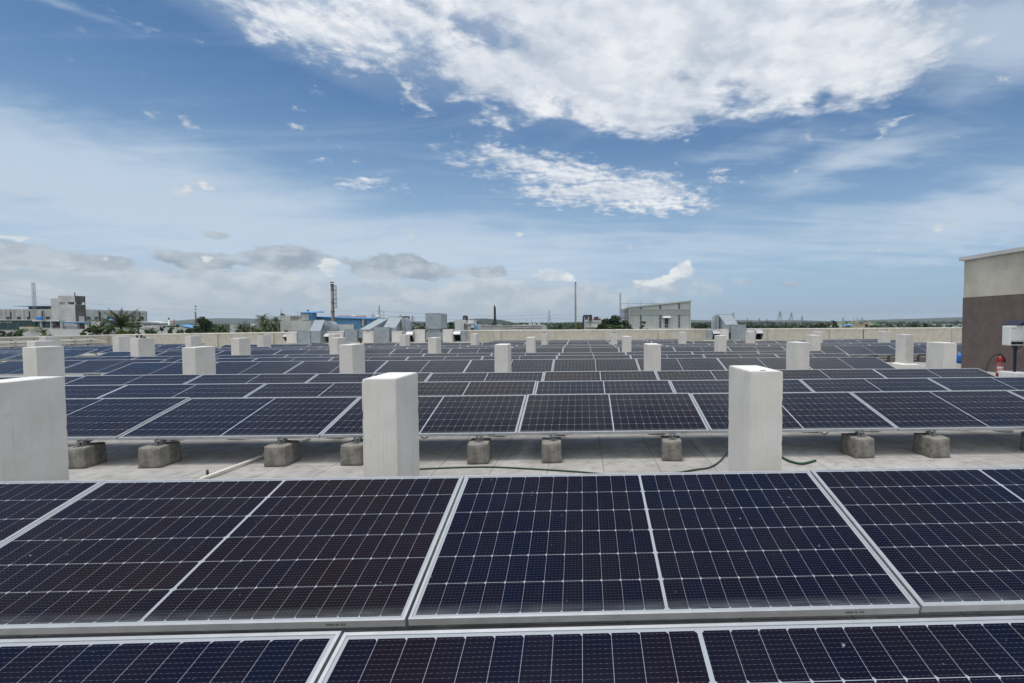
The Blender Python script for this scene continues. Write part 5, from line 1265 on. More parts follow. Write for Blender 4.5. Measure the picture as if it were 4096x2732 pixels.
# ------------------------------------------------------------------ middle: derelict concrete works, dark tower, ochre stack, plant, grey hall
def build_middle():
    Y = 105
    r = site('concrete_works', 'long low stained concrete works with moulded bays', 'building', 2050, Y)
    part(r, 'wall', M['conc'], Y, [(1921.6, 2045, 1303.2, None)], 9)
    part(r, 'bay_wall', M['concpale'], Y, [(2045.3, 2167.5, 1303, None)], 9, .1)
    part(r, 'roof_edge', M['conc'], Y, [(1921, 2046, 1301.4, 1303)], 9.4, -.2)
    part(r, 'roof_edge', M['concpale'], Y, [(2046.3, 2168, 1300.6, 1302.8)], 9.4, -.15)
    part(r, 'string_course', M['concdark'], Y, [(2046, 2097, 1312.6, 1313.4), (2101, 2141, 1312.4, 1313.2), (2144, 2167, 1312, 1312.8)], .12, -.06)
    part(r, 'pier', M['concpale'], Y, [(2097.3, 2100.7, 1303.2, None), (2141.3, 2143.7, 1303.2, None)], .2, -.11)
    for q in ((2007, 2022), (2052, 2076), (2080, 2097), (2103, 2119), (2123, 2140), (2144, 2162)): part(r, 'arched_window', M['window'], Y, [(q[0], q[1], 1320.4, 1330)], .1, -.04)
    part(r, 'corrugated_end', M['greysheet'], Y, [(2168.3, 2184, 1303.2, None)], 3)
    for px in (2121, 2137.5, 2155):
        c = at(px, 1300.8, Y+2); s = Y/FPX; rr = 5.4*s; rv = thing('bent_vent_pipe', 'pale hooped vent pipe on the concrete works, %s from the left' % NUM[1+(2121, 2137.5, 2155).index(px)], 'vent', (c.x, Y+2, c.z), 'hooped vent pipes on the concrete works')
        pts = [Vector((-rr, 0, -.35))]+[Vector((-rr*math.cos(a), 0, rr*math.sin(a)*1.1)) for a in (0, .4, .8, 1.2, 1.57, 1.95, 2.35, 2.75)]
        m = MB(); m.tube(pts, .085, 8); m.build('pipe', M['paleroof'], rv, smooth=True)
    Y = 108; p = at(1979, 1218, Y); s = Y/FPX; r = thing('lattice_tower', 'dark rusty lattice tower standing on the concrete works', 'tower', (p.x, Y, at(1979, 1302, Y).z-.3)); z0 = r.location.z
    z1, z2 = at(1979, 1266, Y).z-z0, at(1979, 1226, Y).z-z0
    m = MB(); lattice(m, (0, 0, 0), (0, 0, z1), 11.0*s, 5.4*s, 5, .14); lattice(m, (0, 0, z1), (0, 0, z2), 5.4*s, 4.6*s, 9, .12); m.build('frame', M['darksteel'], r)
    m = MB(); m.tube([(-.12, 0, 0), (-.12, 0, p.z-z0)], .09, 6); m.build('core_pipe', M['darksteel'], r); m = MB(); m.bar((.1, 0, z1*.3), (.1, 0, z2), .08); m.build('riser', M['redsteel'], r)
    Y = 104; p = at(2302.6, 1130, Y); s = Y/FPX; r = thing('steel_chimney', 'tall thin ochre steel stack with a dark ladder on its side', 'chimney', (p.x, Y, GZ)); h = p.z-GZ; rr = 2.55*s
    m = MB(); m.lathe([(rr*1.12, 0), (rr, h*.6), (rr*.95, h)], n=14); m.build('stack', M['ochre'], r, smooth=True)
    for yy in (1130, 1226): z = at(2302, yy, Y).z-GZ; m = MB(); m.lathe([(rr*.95, z-.10), (rr*1.35, z-.08), (rr*1.35, z+.04), (rr*.95, z+.06)], n=14); m.build('flange', M['darksteel'], r)
    m = MB(); lx_ = -4.0*s
    for sy in (-.15, .15): m.bar((lx_, sy, h*.2), (lx_, sy, h-.3), .04)
    k = h*.2
    while k < h-.3: m.bar((lx_, -.15, k), (lx_, .15, k), .03); k += .45
    for z in (h*.35, h*.55, h*.75, h-.5): m.bar((lx_, 0, z), (-rr*.9, 0, z), .04)
    m.build('ladder', M['darksteel'], r)
    Y = 112
    r = site('process_building', 'small grey process building with a dark duct bent over its roof', 'building', 2370, Y)
    part(r, 'wall', M['greytrim'], Y, [(2337.5, 2403, 1282.5, None)], 6); part(r, 'corner_post', M['bclean'], Y, [(2337.2, 2343, 1282.3, None)], .2, -.2)
    part(r, 'pipe_rail', M['darksteel'], Y, [(2343.5, 2402, 1290.3, 1291.3), (2359.8, 2361, 1283, 1307)], .12, -.12)
    part(r, 'ledge', M['bclean'], Y, [(2346, 2402, 1307.5, 1309.6)], .8, -.81)
    part(r, 'small_flue', M['conc'], Y, [(2347+k*4.3, 2348.6+k*4.3, 1303.2, 1307.4) for k in range(6)], .15, -.5)
    sq = []
    Yd = Y+1.2
    m = MB(); bx(m, 2330, 2337, 1270, None, Yd-1.6, 1.2); bx(m, 2337.2, 2369, 1259.4, 1267.2, Yd-1.6, 1.2); bx(m, 2356, 2369, 1267.4, 1282.4, Yd-1.6, 1.2)
    a, b = at(2330, 1270, Yd-1.6), at(2337.2, 1259.4, Yd-1.6); c = at(2337.2, 1269.8, Yd-1.6)
    y0_, y1_ = Yd-1.6, Yd-.4
    m.hexa([(a.x, y0_, a.z+.001), (c.x, y0_, a.z+.001), (c.x, y1_, a.z+.001), (a.x, y1_, a.z+.001)], [(a.x+(b.x-a.x)*.55, y0_, b.z), (c.x, y0_, b.z), (c.x, y1_, b.z), (a.x+(b.x-a.x)*.55, y1_, b.z)])
    m.build('dark_duct', M['darksteel'], r, loc=-r.location)
    part(r, 'white_box', M['bclean'], Y, [(2338.5, 2354, 1267.6, 1280)], 1.4, .6)
    part(r, 'roof_unit', M['darksteel'], Y, [(2377.5, 2395, 1266.8, 1275)], 2.4, 1.2); part(r, 'unit_base', M['redsteel'], Y, [(2373, 2401, 1275.2, 1281)], 3, 1)
    m = MB(); a, b = at(2402, 1276, Y), at(2413, 1292, Y)
    for yy in (.4, 1.2): m.bar((a.x, Y+yy, a.z), (b.x, Y+yy, b.z), .10)
    m.bar((a.x-.1, Y+.8, at(2400, 1280, Y).z), (a.x-.1, Y+.8, at(2400, 1270.5, Y).z), .14); m.build('ladder', M['darksteel'], r, loc=-r.location)
    # grey hall with the mono-pitch roof
    Y = 120
    r = site('grey_hall', 'pale grey corrugated hall with a single sloping roof and a louvre band', 'building', 2640, Y)
    x0, x1 = at(2517, 1290, Y).x, at(2762, 1290, Y).x; z0, z1 = at(2517, 1231.5, Y).z, at(2762, 1205.5, Y).z
    xs_ = at(2499, 1290, Y+9).x; zs_ = at(2499, 1239, Y+9).z
    m = MB(); m.hexa([(x0, Y, GZ), (x1, Y, GZ), (x1, Y+16, GZ), (xs_, Y+9, GZ)], [(x0, Y, z0), (x1, Y, z1), (x1, Y+16, z1), (xs_, Y+9, zs_)]); m.build('wall', M['greysheet'], r, loc=-r.location)
    m = MB(); m.hexa([(x0-.25, Y-.35, z0-.05), (x1+.25, Y-.35, z1-.05), (x1+.25, Y-.005, z1-.05), (x0-.25, Y-.005, z0-.05)], [(x0-.25, Y-.35, z0+.28), (x1+.25, Y-.35, z1+.28), (x1+.25, Y-.005, z1+.28), (x0-.25, Y-.005, z0+.28)]); m.build('verge', M['greytrim'], r, loc=-r.location)
    m = MB(); m.hexa([(x0-.25, Y, z0+.004), (x1+.25, Y, z1+.004), (x1+.25, Y+16, z1+.004), (xs_-.4, Y+9, zs_+.004)], [(x0-.25, Y, z0+.26), (x1+.25, Y, z1+.26), (x1+.25, Y+16, z1+.26), (xs_-.4, Y+9, zs_+.26)]); m.build('roof', M['paleroof'], r, loc=-r.location)
    part(r, 'corner_trim', M['greytrim'], Y, [(2515, 2518.6, 1233, 1314), (2759.5, 2763, 1209, 1314)], .12, -.13)
    lb = part(r, 'louvre_band', M['louvre'], Y, [(2519.2, 2758.6, 1238.2, 1258.2)], .12, -.13)
    m = MB()
    for x in (2586.5, 2622, 2657, 2692, 2726): bx(m, x, x+1.2, 1238.3, 1258.1, Y, .06, 0, -.20)
    bx(m, 2519, 2759, 1236.8, 1238.1, Y, .1, 0, -.2); bx(m, 2519, 2759, 1258.3, 1259.2, Y, .1, 0, -.2); m.build('louvre_frame', M['greytrim'], lb)
    for q in ((2559.5, 2566, 1229, 1236.4), (2559.3, 2566, 1259.6, 1305), (2637.8, 2644.8, 1221, 1236.4), (2637.6, 2644.6, 1259.6, 1311), (2713.2, 2720, 1213.5, 1236.4), (2713.4, 2720.2, 1259.6, 1311)):
        w = part(r, 'strip_window', M['winblue'], Y, [q], .08, -.09)
        if q[3] > 1300: m = MB(); bx(m, q[0], q[1], 1281.5, 1282.6, Y, .06, 0, -.15); m.build('window_bar', M['greytrim'], w)
    d = part(r, 'doorway', M['window'], Y, [(2659, 2673.5, 1274, 1310)], .1, -.10)
    m = MB(); bx(m, 2659.5, 2673, 1297.5, 1299.3, Y, .06, 0, -.16); bx(m, 2659.5, 2673, 1304, 1305.5, Y, .06, 0, -.16); m.build('guard_bar', M['greytrim'], d)
    m = MB(); a, b = at(2653.5, 1264.2, Y), at(2681.5, 1264.2, Y); c, e = at(2651, 1271.8, Y-1.1), at(2684, 1271.8, Y-1.1)
    m.hexa([(c.x, Y-1.1, c.z), (e.x, Y-1.1, e.z), (b.x, Y-.01, b.z), (a.x, Y-.01, a.z)], [(c.x, Y-1.1, c.z+.07), (e.x, Y-1.1, e.z+.07), (b.x, Y-.01, b.z+.07), (a.x, Y-.01, a.z+.07)]); m.build('canopy', M['paleroof'], r, loc=-r.location)
    part(r, 'plinth_band', M['concpale'], Y, [(2508, 2778, 1315, None)], .5, -.55)
    m = MB(); Yp = Y+3
    bx(m, 2484, 2662, 1214, 1215, Yp, .1)
    for x, yy in ((2511.5, 1204), (2563.5, 1204.5), (2605, 1204.8), (2645.5, 1211)): bx(m, x-.45, x+.45, yy, 1232, Yp, .1, 0, -.12)
    m.build('roof_rail', M['darksteel'], r, loc=-r.location)
    r = site('scaffold', 'rusty tube scaffold at the end of the grey hall', 'scaffold', 2500, Y-1)
    m = MB(); Ys = Y-1
    for x, yy in ((2487, 1234), (2491, 1236), (2494.5, 1237), (2498.5, 1240), (2501.5, 1239), (2506, 1244), (2511, 1241), (2514, 1243)): 
        for dy in (0, 1.4): bx(m, x-.45, x+.45, yy, None, Ys, .08, 0, dy)
    m.build('standard', M['darksteel'], r, loc=-r.location)
    m = MB()
    for q in ((2485.5, 2515, 1242.2, 1243.4), (2486, 2515, 1246.5, 1248.4), (2486, 2515, 1273.4, 1274.6), (2470, 2515, 1267.6, 1268.4), (2472, 2512, 1270, 1270.6)): bx(m, *q, Ys, .08, 0, -.1)
    m.build('ledger', M['redsteel'], r, loc=-r.location)
    Y = 119; p = at(2481, 1168, Y); r = thing('lattice_mast', 'thin white lattice mast rising beside the scaffold', 'mast', (p.x, Y, GZ))
    m = MB(); lattice(m, (0, 0, 0), (0, 0, p.z-GZ-.3), .36, .26, 34, .05); m.bar((0, 0, p.z-GZ-.3), (0, 0, p.z-GZ), .06); m.build('mast', M['pylon'], r)
    Y = 122; r = site('small_house', 'tiny brown-roofed house at the right end of the grey hall', 'house', 2772, Y)
    part(r, 'wall', M['bwhite'], Y, [(2764.5, 2776, 1308.5, None)], 4); m = MB(); a, b, c = at(2763, 1303, Y), at(2778, 1309, Y), at(2763, 1308.8, Y)
    m.hexa([(c.x, Y-.3, c.z), (b.x, Y-.3, b.z-.1), (b.x, Y+4, b.z-.1), (c.x, Y+4, c.z)], [(a.x, Y-.3, a.z), (b.x, Y-.3, b.z), (b.x, Y+4, b.z), (a.x, Y+4, a.z)]); m.build('roof', M['tileroof'], r, loc=-r.location)
    Y = 70; p = at(2989.6, 1276, Y); s = Y/FPX; r = thing('vent_pipe', 'thin black vent pipe with a small cowl behind the lone duct', 'vent pipe', (p.x, Y, GZ))
    m = MB(); m.tube([(0, 0, 0), (0, 0, p.z-GZ)], .8*s, 8); m.build('pipe', M['black'], r); m = MB(); m.lathe([(0, 0), (1.9*s, 0), (1.9*s, .05), (.3*s, .12)], (0, 0, p.z-GZ), 10); m.build('cowl', M['black'], r)
build_middle()

# ------------------------------------------------------------------ far right: works with green blocks, sheds
def build_far():
    Y = 520
    r = site('far_works', 'far cream and green works on the horizon', 'building', 3440, Y)
    part(r, 'wall', M['creamb'], Y, [(3363, 3427, 1290.5, 1303), (3427.3, 3461, 1290, 1303), (3462, 3506, 1289.5, 1303)], 20)
    part(r, 'green_block', M['greenb'], Y, [(3383, 3397, 1286, 1290.2), (3494, 3505, 1285.6, 1303), (3432, 3453, 1288.2, 1290)], 16, -1)
    part(r, 'grey_tower', M['conc'], Y, [(3435, 3442.5, 1278, 1288)], 6, 1)
    part(r, 'window_band', M['window'], Y, [(3372, 3390, 1293.4, 1295.4), (3400, 3425, 1293, 1295), (3437, 3459, 1291.5, 1296), (3481, 3492, 1286.8, 1289)], .3, -.35)
    part(r, 'roof_storey', M['creamb'], Y, [(3479, 3493.5, 1286, 1289.3)], 8, .3)
    Y = 430; r = site('far_shed', 'far pale blue sheet-roofed shed below the works', 'shed', 3397, Y)
    part(r, 'wall', M['inv'], Y, [(3366, 3430, 1301.5, None)], 20)
    m = MB(); a, b = at(3363, 1301.6, Y), at(3432, 1301.6, Y); c, d = at(3381, 1297, Y+10), at(3421, 1297, Y+10)
    m.hexa([(a.x, Y-1, a.z-.3), (b.x, Y-1, b.z-.3), (d.x, Y+6, d.z), (c.x, Y+6, c.z)], [(a.x, Y-1, a.z), (b.x, Y-1, b.z), (d.x, Y+6, d.z+.4), (c.x, Y+6, c.z+.4)]); m.build('roof', M['bluegloss'], r, loc=-r.location)
    Y = 210; r = site('cream_building', 'plain cream building with a dark bay behind the parapet', 'building', 3464, Y)
    part(r, 'wall', M['creamb'], Y, [(3449, 3460, 1295, None), (3473, 3478, 1296.5, None)], 8); part(r, 'dark_bay', M['winblue'], Y, [(3460.3, 3472.7, 1297, None)], 6, .8); part(r, 'roof_slab', M['creamb'], Y, [(3448, 3479, 1294, 1294.9)], 8.4, -.3)
    Y = 700; r = site('far_block', 'far long low pinkish roofed block on the horizon', 'building', 3290, Y)
    part(r, 'wall', M['creamb'], Y, [(3264, 3312, 1294, 1299)], 14); part(r, 'roof', M['brick'], Y, [(3268, 3312, 1292.2, 1293.8)], 15, -.4)
    rr = random.Random(5)
    # small pale houses scattered at the foot of the far woods
    spots = [(1640, 1300), (1650, 1298), (1661, 1301), (1668, 1306), (1676, 1303), (1690, 1299), (1913, 1296), (1922, 1298), (1931, 1295), (1944, 1297), (1952, 1299), (1962, 1297), (1992, 1297), (2003, 1296), (2011, 1299), (2094, 1297), (2208, 1303), (2236, 1301), (2792, 1307), (2826, 1309)]
    for n, (px, yy) in enumerate(spots):
        Y = rr.uniform(560, 760); s = Y/FPX; w_ = rr.uniform(6, 11); hh = rr.uniform(3.5, 6)
        p = at(px, yy, Y); r = thing('far_house', 'tiny pale house among the far trees, %s of the scattered houses from the left' % (NUM[n+1] if n < 18 else ('nineteenth', 'twentieth')[n-18]), 'house', (p.x, Y, GZ), 'tiny pale houses among the far trees')
        z0 = p.z-GZ-hh*s; ww = w_*s/2
        m = MB(); m.box(-ww, 0, 0, ww, ww*1.6, p.z-GZ-.2*s); m.build('wall', (M['bclean'], M['bwhite'], M['creamb'])[n % 3], r)
        m = MB(); m.box(-ww*1.06, -.3, p.z-GZ-.19*s, ww*1.06, ww*1.65, p.z-GZ+.6*s); m.build('roof', (M['paleroof'], M['conc'], M['tileroof'])[n % 3], r)
build_far()

# ------------------------------------------------------------------ transmission towers, masts, lines
TW = [(1492, 1251, 9, 420, 'short pylon with broad arms left of the tall pointed one', [(1262, 13), (1270, 12)]), (1516.5, 1216.5, 14, 380, 'tall pointed lattice pylon behind the long sloping duct', [(1244.5, 15)]),
      (1649, 1260, 12, 520, 'three-armed pylon between the tallest duct and the raised square duct', [(1268.6, 11.5), (1276, 11), (1283.4, 11)]), (2196.5, 1237, 12, 330, 'slim three-armed pylon left of the ochre stack', [(1250, 7), (1264, 7.5), (1278, 7.5)]),
      (2851, 1269, 8, 600, 'square-headed small pylon just left of the lone duct', [(1271, 5), (1277, 5)]), (2933.5, 1247, 14, 560, 'pale pylon partly hidden by the lone sloping duct', [(1255, 6), (1264, 6)]),
      (3037, 1269, 7, 900, 'faint thin pylon right of the black vent pipe', [(1277, 4), (1283, 5)]), (3068, 1275, 9, 620, 'small pylon with two broad arms above the palms', [(1282, 8), (1286.5, 10)]),
      (3120, 1241, 20, 520, 'largest pylon with widely splayed legs on the right', [(1251, 7), (1259, 10), (1265, 9)]), (3165.5, 1246, 17, 540, 'second largest splayed pylon on the right', [(1259, 9), (1267.5, 10), (1276, 11)]),
      (3192, 1278, 7, 1000, 'tiny faint pylon between two larger ones', [(1284, 5)]), (3208.5, 1261, 11, 700, 'narrow splayed pylon standing right of the two largest', [(1271, 6), (1277, 5)]),
      (3372.5, 1269, 8, 800, 'dark small pylon over the cream works', [(1275, 5), (1282, 4)]), (3448.5, 1269, 8, 800, 'small pylon behind the grey tower of the works', [(1275, 5), (1282, 5)]),
      (3634, 1274, 9, 900, 'lone small pylon over the far woods', [(1279, 7), (1286, 8)]), (3707, 1280, 10, 950, 'low pylon with broad arms near the brown wall', [(1284, 9), (1287.5, 11)])]
for px, yt, wb, Y, lab, arms in TW: pylon(px, yt, wb, Y, lab, arms, bw=.00033*Y)
THIN = [(1535, 1245, 300, 'thin dark rod mast right of the tall pointed pylon'), (1932, 1276, 700, 'thin mast at the left of the far hillside pair'), (1942, 1271, 700, 'thin mast at the right of the far hillside pair'), (2107, 1274, 700, 'thin pale mast above the concrete works bays'), (2126, 1277, 700, 'short double mast right of the thin pale one'),
        (2075.5, 1282, 800, 'stubby dark mast above the concrete works'), (3414.5, 1270, 420, 'thin dark pole in front of the cream works'), (3428, 1264, 600, 'faint tall thin mast behind the cream works')]
for px, yt, Y, lab in THIN:
    p = at(px, yt, Y); r = thing('thin_mast', lab, 'mast', (p.x, Y, GZ), 'thin masts on the horizon'); s = Y/FPX
    m = MB(); m.bar((0, 0, 0), (0, 0, p.z-GZ), 1.0*s); m.build('pole', M['pylon'] if Y > 430 else M['darksteel'], r); m = MB(); m.box(-.9*s, -.5*s, (p.z-GZ)*.955, .9*s, .5*s, (p.z-GZ)*.985); m.build('head', M['pylon'], r)
def wire(pts, Y0, Y1, label, rad=.018):
    n = len(pts); v = [at(px, py, Y0+(Y1-Y0)*i/(n-1)) for i, (px, py) in enumerate(pts)]
    m = MB(); m.tube(smooth(v, 4), rad, 4); tag(m.build('overhead_wire', M['wire']), label, 'power line', 'overhead wires crossing the sky')
wire([(-200, 1124), (0, 1142), (320, 1183), (600, 1208.5), (860, 1228), (1120, 1241), (1516, 1244.5)], 130, 300, 'topmost overhead wire over the factory on the left')
wire([(-200, 1156), (0, 1172), (320, 1211), (600, 1233), (860, 1250.5), (1120, 1262), (1492, 1270)], 130, 300, 'middle overhead wire over the factory on the left')
wire([(-200, 1184), (0, 1200), (240, 1224), (600, 1257), (860, 1272.5), (1020, 1280.5), (1130, 1284)], 130, 300, 'lowest overhead wire over the factory on the left')
wire([(1516, 1244.5), (1650, 1252), (1800, 1261), (1980, 1264), (2060, 1263), (2190, 1257.5)], 340, 330, 'upper sagging wire between the pointed pylon and the slim pylon', .05)
wire([(1516, 1262), (1650, 1269), (1800, 1278), (1980, 1279), (2060, 1277.5), (2190, 1272)], 340, 330, 'lower sagging wire between the pointed pylon and the slim pylon', .05)
wire([(2203, 1257.5), (2280, 1264), (2400, 1268), (2520, 1270)], 330, 420, 'upper wire leaving the slim pylon to the right', .05)
wire([(2203, 1272), (2280, 1276.5), (2400, 1282), (2520, 1284)], 330, 420, 'lower wire leaving the slim pylon to the right', .05)

# ------------------------------------------------------------------ trees
def leaf_cloud(m, clumps, n, size, rr):
    tot = sum(c[3]*c[4]*c[5] for c in clumps)
    for cx, cy, cz, rx, ry, rz in clumps:
        for _ in range(max(8, int(n*rx*ry*rz/tot))):
            while True:
                v = Vector((rr.uniform(-1, 1), rr.uniform(-1, 1), rr.uniform(-1, 1)))
                if v.length <= 1 and v.length > rr.random()*.75: break
            p = Vector((cx+v.x*rx, cy+v.y*ry, cz+v.z*rz)); s = size*rr.uniform(.5, 1.25)
            a = Vector((rr.gauss(0, 1), rr.gauss(0, 1), rr.gauss(0, .6))).normalized(); b = a.cross(Vector((rr.gauss(0, 1), rr.gauss(0, 1), rr.gauss(0, 1)))).normalized()
            m.quad(p-a*s-b*s*.5, p+a*s*.2-b*s*.75, p+a*s+b*s*.5, p-a*s*.2+b*s*.75)
def tree(px0, px1, yt, Y, label, mt, seed, name='leafy_tree', dens=1.0, lean=0.0, group=None):
    rr = random.Random(seed); s = Y/FPX; p = at((px0+px1)/2, yt, Y); W = (px1-px0)*s/2; H = p.z-GZ
    r = thing(name, label, 'tree', (p.x, Y, GZ), group); Hc = min(H*.85, max(W*1.7, 5.0))
    cz0 = H-Hc; clumps = []
    for k in range(max(11, int(17*dens))):
        a = rr.uniform(0, 6.283); q = math.sqrt(rr.random()); f = rr.random()**.8
        cr = W*rr.uniform(.17, .40); sh = math.sqrt(max(.08, 1-max(0, (f-.35)/.65)**2*.85))*rr.uniform(.75, 1.1)
        clumps.append((W*.84*q*math.cos(a)*sh+lean*f*W, W*.84*q*math.sin(a)*sh, cz0+Hc*(.10+.80*f), cr, cr, cr*rr.uniform(.55, .9)))
    for k in range(3): clumps.append((lean*W+W*rr.uniform(-.3, .3), W*rr.uniform(-.2, .2), H-W*rr.uniform(.12, .34), W*rr.uniform(.12, .24), W*.2, W*rr.uniform(.12, .22)))
    m = MB(); m.tube([(0, 0, 0), (W*.03, 0, cz0*.6), (0, W*.03, cz0+Hc*.4)], [.05*W+.12, .04*W+.09, .03*W+.04], 8); tk = m.build('trunk', M['bark'], r, smooth=True)
    m = MB()
    for c in clumps[::2]: m.tube([(0, 0, cz0*.8), (c[0]*.4, c[1]*.4, (cz0*.8+c[2])*.52), (c[0], c[1], c[2])], [.025*W+.05, .018*W+.04, .02], 5)
    m.build('limb', M['bark'], tk, smooth=True)
    m = MB(); leaf_cloud(m, clumps, int(2300*dens), max(.13, W*.062), rr); m.build('crown', mt, r)
    return r
def palm(px, yc, rpx, Y, label, seed, nf=22, group='coconut palms beyond the parapet', droop=1.0, upright=0.0):
    """coconut palm: ringed trunk, arching fronds with hanging leaflets"""
    rr = random.Random(seed); s = Y/FPX; p = at(px, yc, Y); H = p.z-GZ; Lf = rpx*s
    r = thing('coconut_palm', label, 'palm', (p.x, Y, GZ), group)
    m = MB(); lean = rr.uniform(-.5, .5)
    m.tube([(lean, 0, 0), (lean*.6, 0, H*.4), (lean*.15, 0, H*.8), (0, 0, H)], [.24, .18, .15, .16], 8); m.build('trunk', M['bark'], r, smooth=True)
    m = MB()
    for k in range(nf):
        az_ = 2.399*k+rr.uniform(-.2, .2); f = k/nf
        e0 = R(82-100*f*(1-upright)+rr.uniform(-8, 8)); L_ = Lf*rr.uniform(.8, 1.1)*(1.0 if f > .12 else .75)
        d = Vector((math.cos(az_), math.sin(az_), 0)); side = Vector((-d.y, d.x, 0)); pos = Vector((0, 0, H)); e = e0; n = 9; prev = None
        for i in range(n+1):
            t = i/n; dr = d*math.cos(e)+Vector((0, 0, math.sin(e)))
            nxt = pos+dr*(L_/n); e -= (.07+.16*t)*droop
            up = side.cross(dr)
            lw = L_*.22*math.sin(math.pi*min(1, .14+t*.86))**.7
            for sd_ in (-1, 1):
                for q in (0, .5):
                    b = pos+dr*(L_/n)*q; w_ = L_/n*.30
                    tip = b+side*sd_*lw*rr.uniform(.75, 1.05)+dr*lw*.55-Vector((0, 0, lw*(.25+.55*abs(math.cos(e))*.8)*rr.uniform(.6, 1.2)))
                    m.quad(b-dr*w_*.5, b+dr*w_*.5, tip+dr*w_*.16, tip-dr*w_*.10)
            m.quad(pos-side*.035, pos+side*.035, nxt+side*.03, nxt-side*.03); pos = nxt
    m.build('crown', M['palm'], r); return r
palm(484, 1304, 88, 72, 'big coconut palm in front of the factory, tallest fronds upright', 3, 30, droop=.52, upright=.12)
palm(400, 1330, 58, 70, 'coconut palm with stiff upright fronds left of the big palm', 5, 18, droop=.5, upright=.45)
palm(607, 1332, 36, 76, 'small coconut palm right of the big palm, before the white wall', 6, 18, droop=.6, upright=.2)
palm(174, 1330, 24, 84, 'small palm before the white terrace ramp', 8, 16, droop=.8, upright=.2)
palm(82, 1334, 28, 84, 'small dark palm before the teal glass front', 9, 16, droop=.7, upright=.4)
palm(885, 1322, 36, 74, 'coconut palm with yellowing fronds left of the small white block', 10, 20, droop=.8, upright=.25)
palm(962, 1312, 30, 76, 'coconut palm just right of the small weathered block', 11, 20, droop=.9)
palm(1010, 1318, 30, 80, 'dark leaning palm between the small block and the tall palms', 12, 18, droop=.9)
palm(1050, 1276, 34, 86, 'tallest coconut palm left of the white block', 13, 24, droop=1.1)
palm(1061, 1301, 38, 74, 'coconut palm with drooping golden fronds below the tallest palm', 14, 24, droop=1.0)
palm(1104, 1282, 32, 82, 'coconut palm touching the streaky white block', 15, 22, droop=1.0)
palm(1090, 1308, 30, 78, 'low coconut palm at the foot of the streaky white block', 16, 20, droop=.9)
palm(3173, 1300, 14, 230, 'lone palm standing out before the right hand woodland', 17, 14, droop=.8, upright=.2)
palm(3396, 1308, 13, 190, 'left palm before the far pale blue shed', 18, 14, droop=.8, upright=.3)
palm(3470, 1308, 12, 180, 'palm before the dark bay of the cream building', 19, 14, droop=.8, upright=.3)
palm(3503, 1306, 14, 185, 'left palm of a pair right of the cream building', 20, 14, droop=.8)
palm(3520, 1306, 14, 185, 'right palm of a pair right of the cream building', 21, 14, droop=.8)
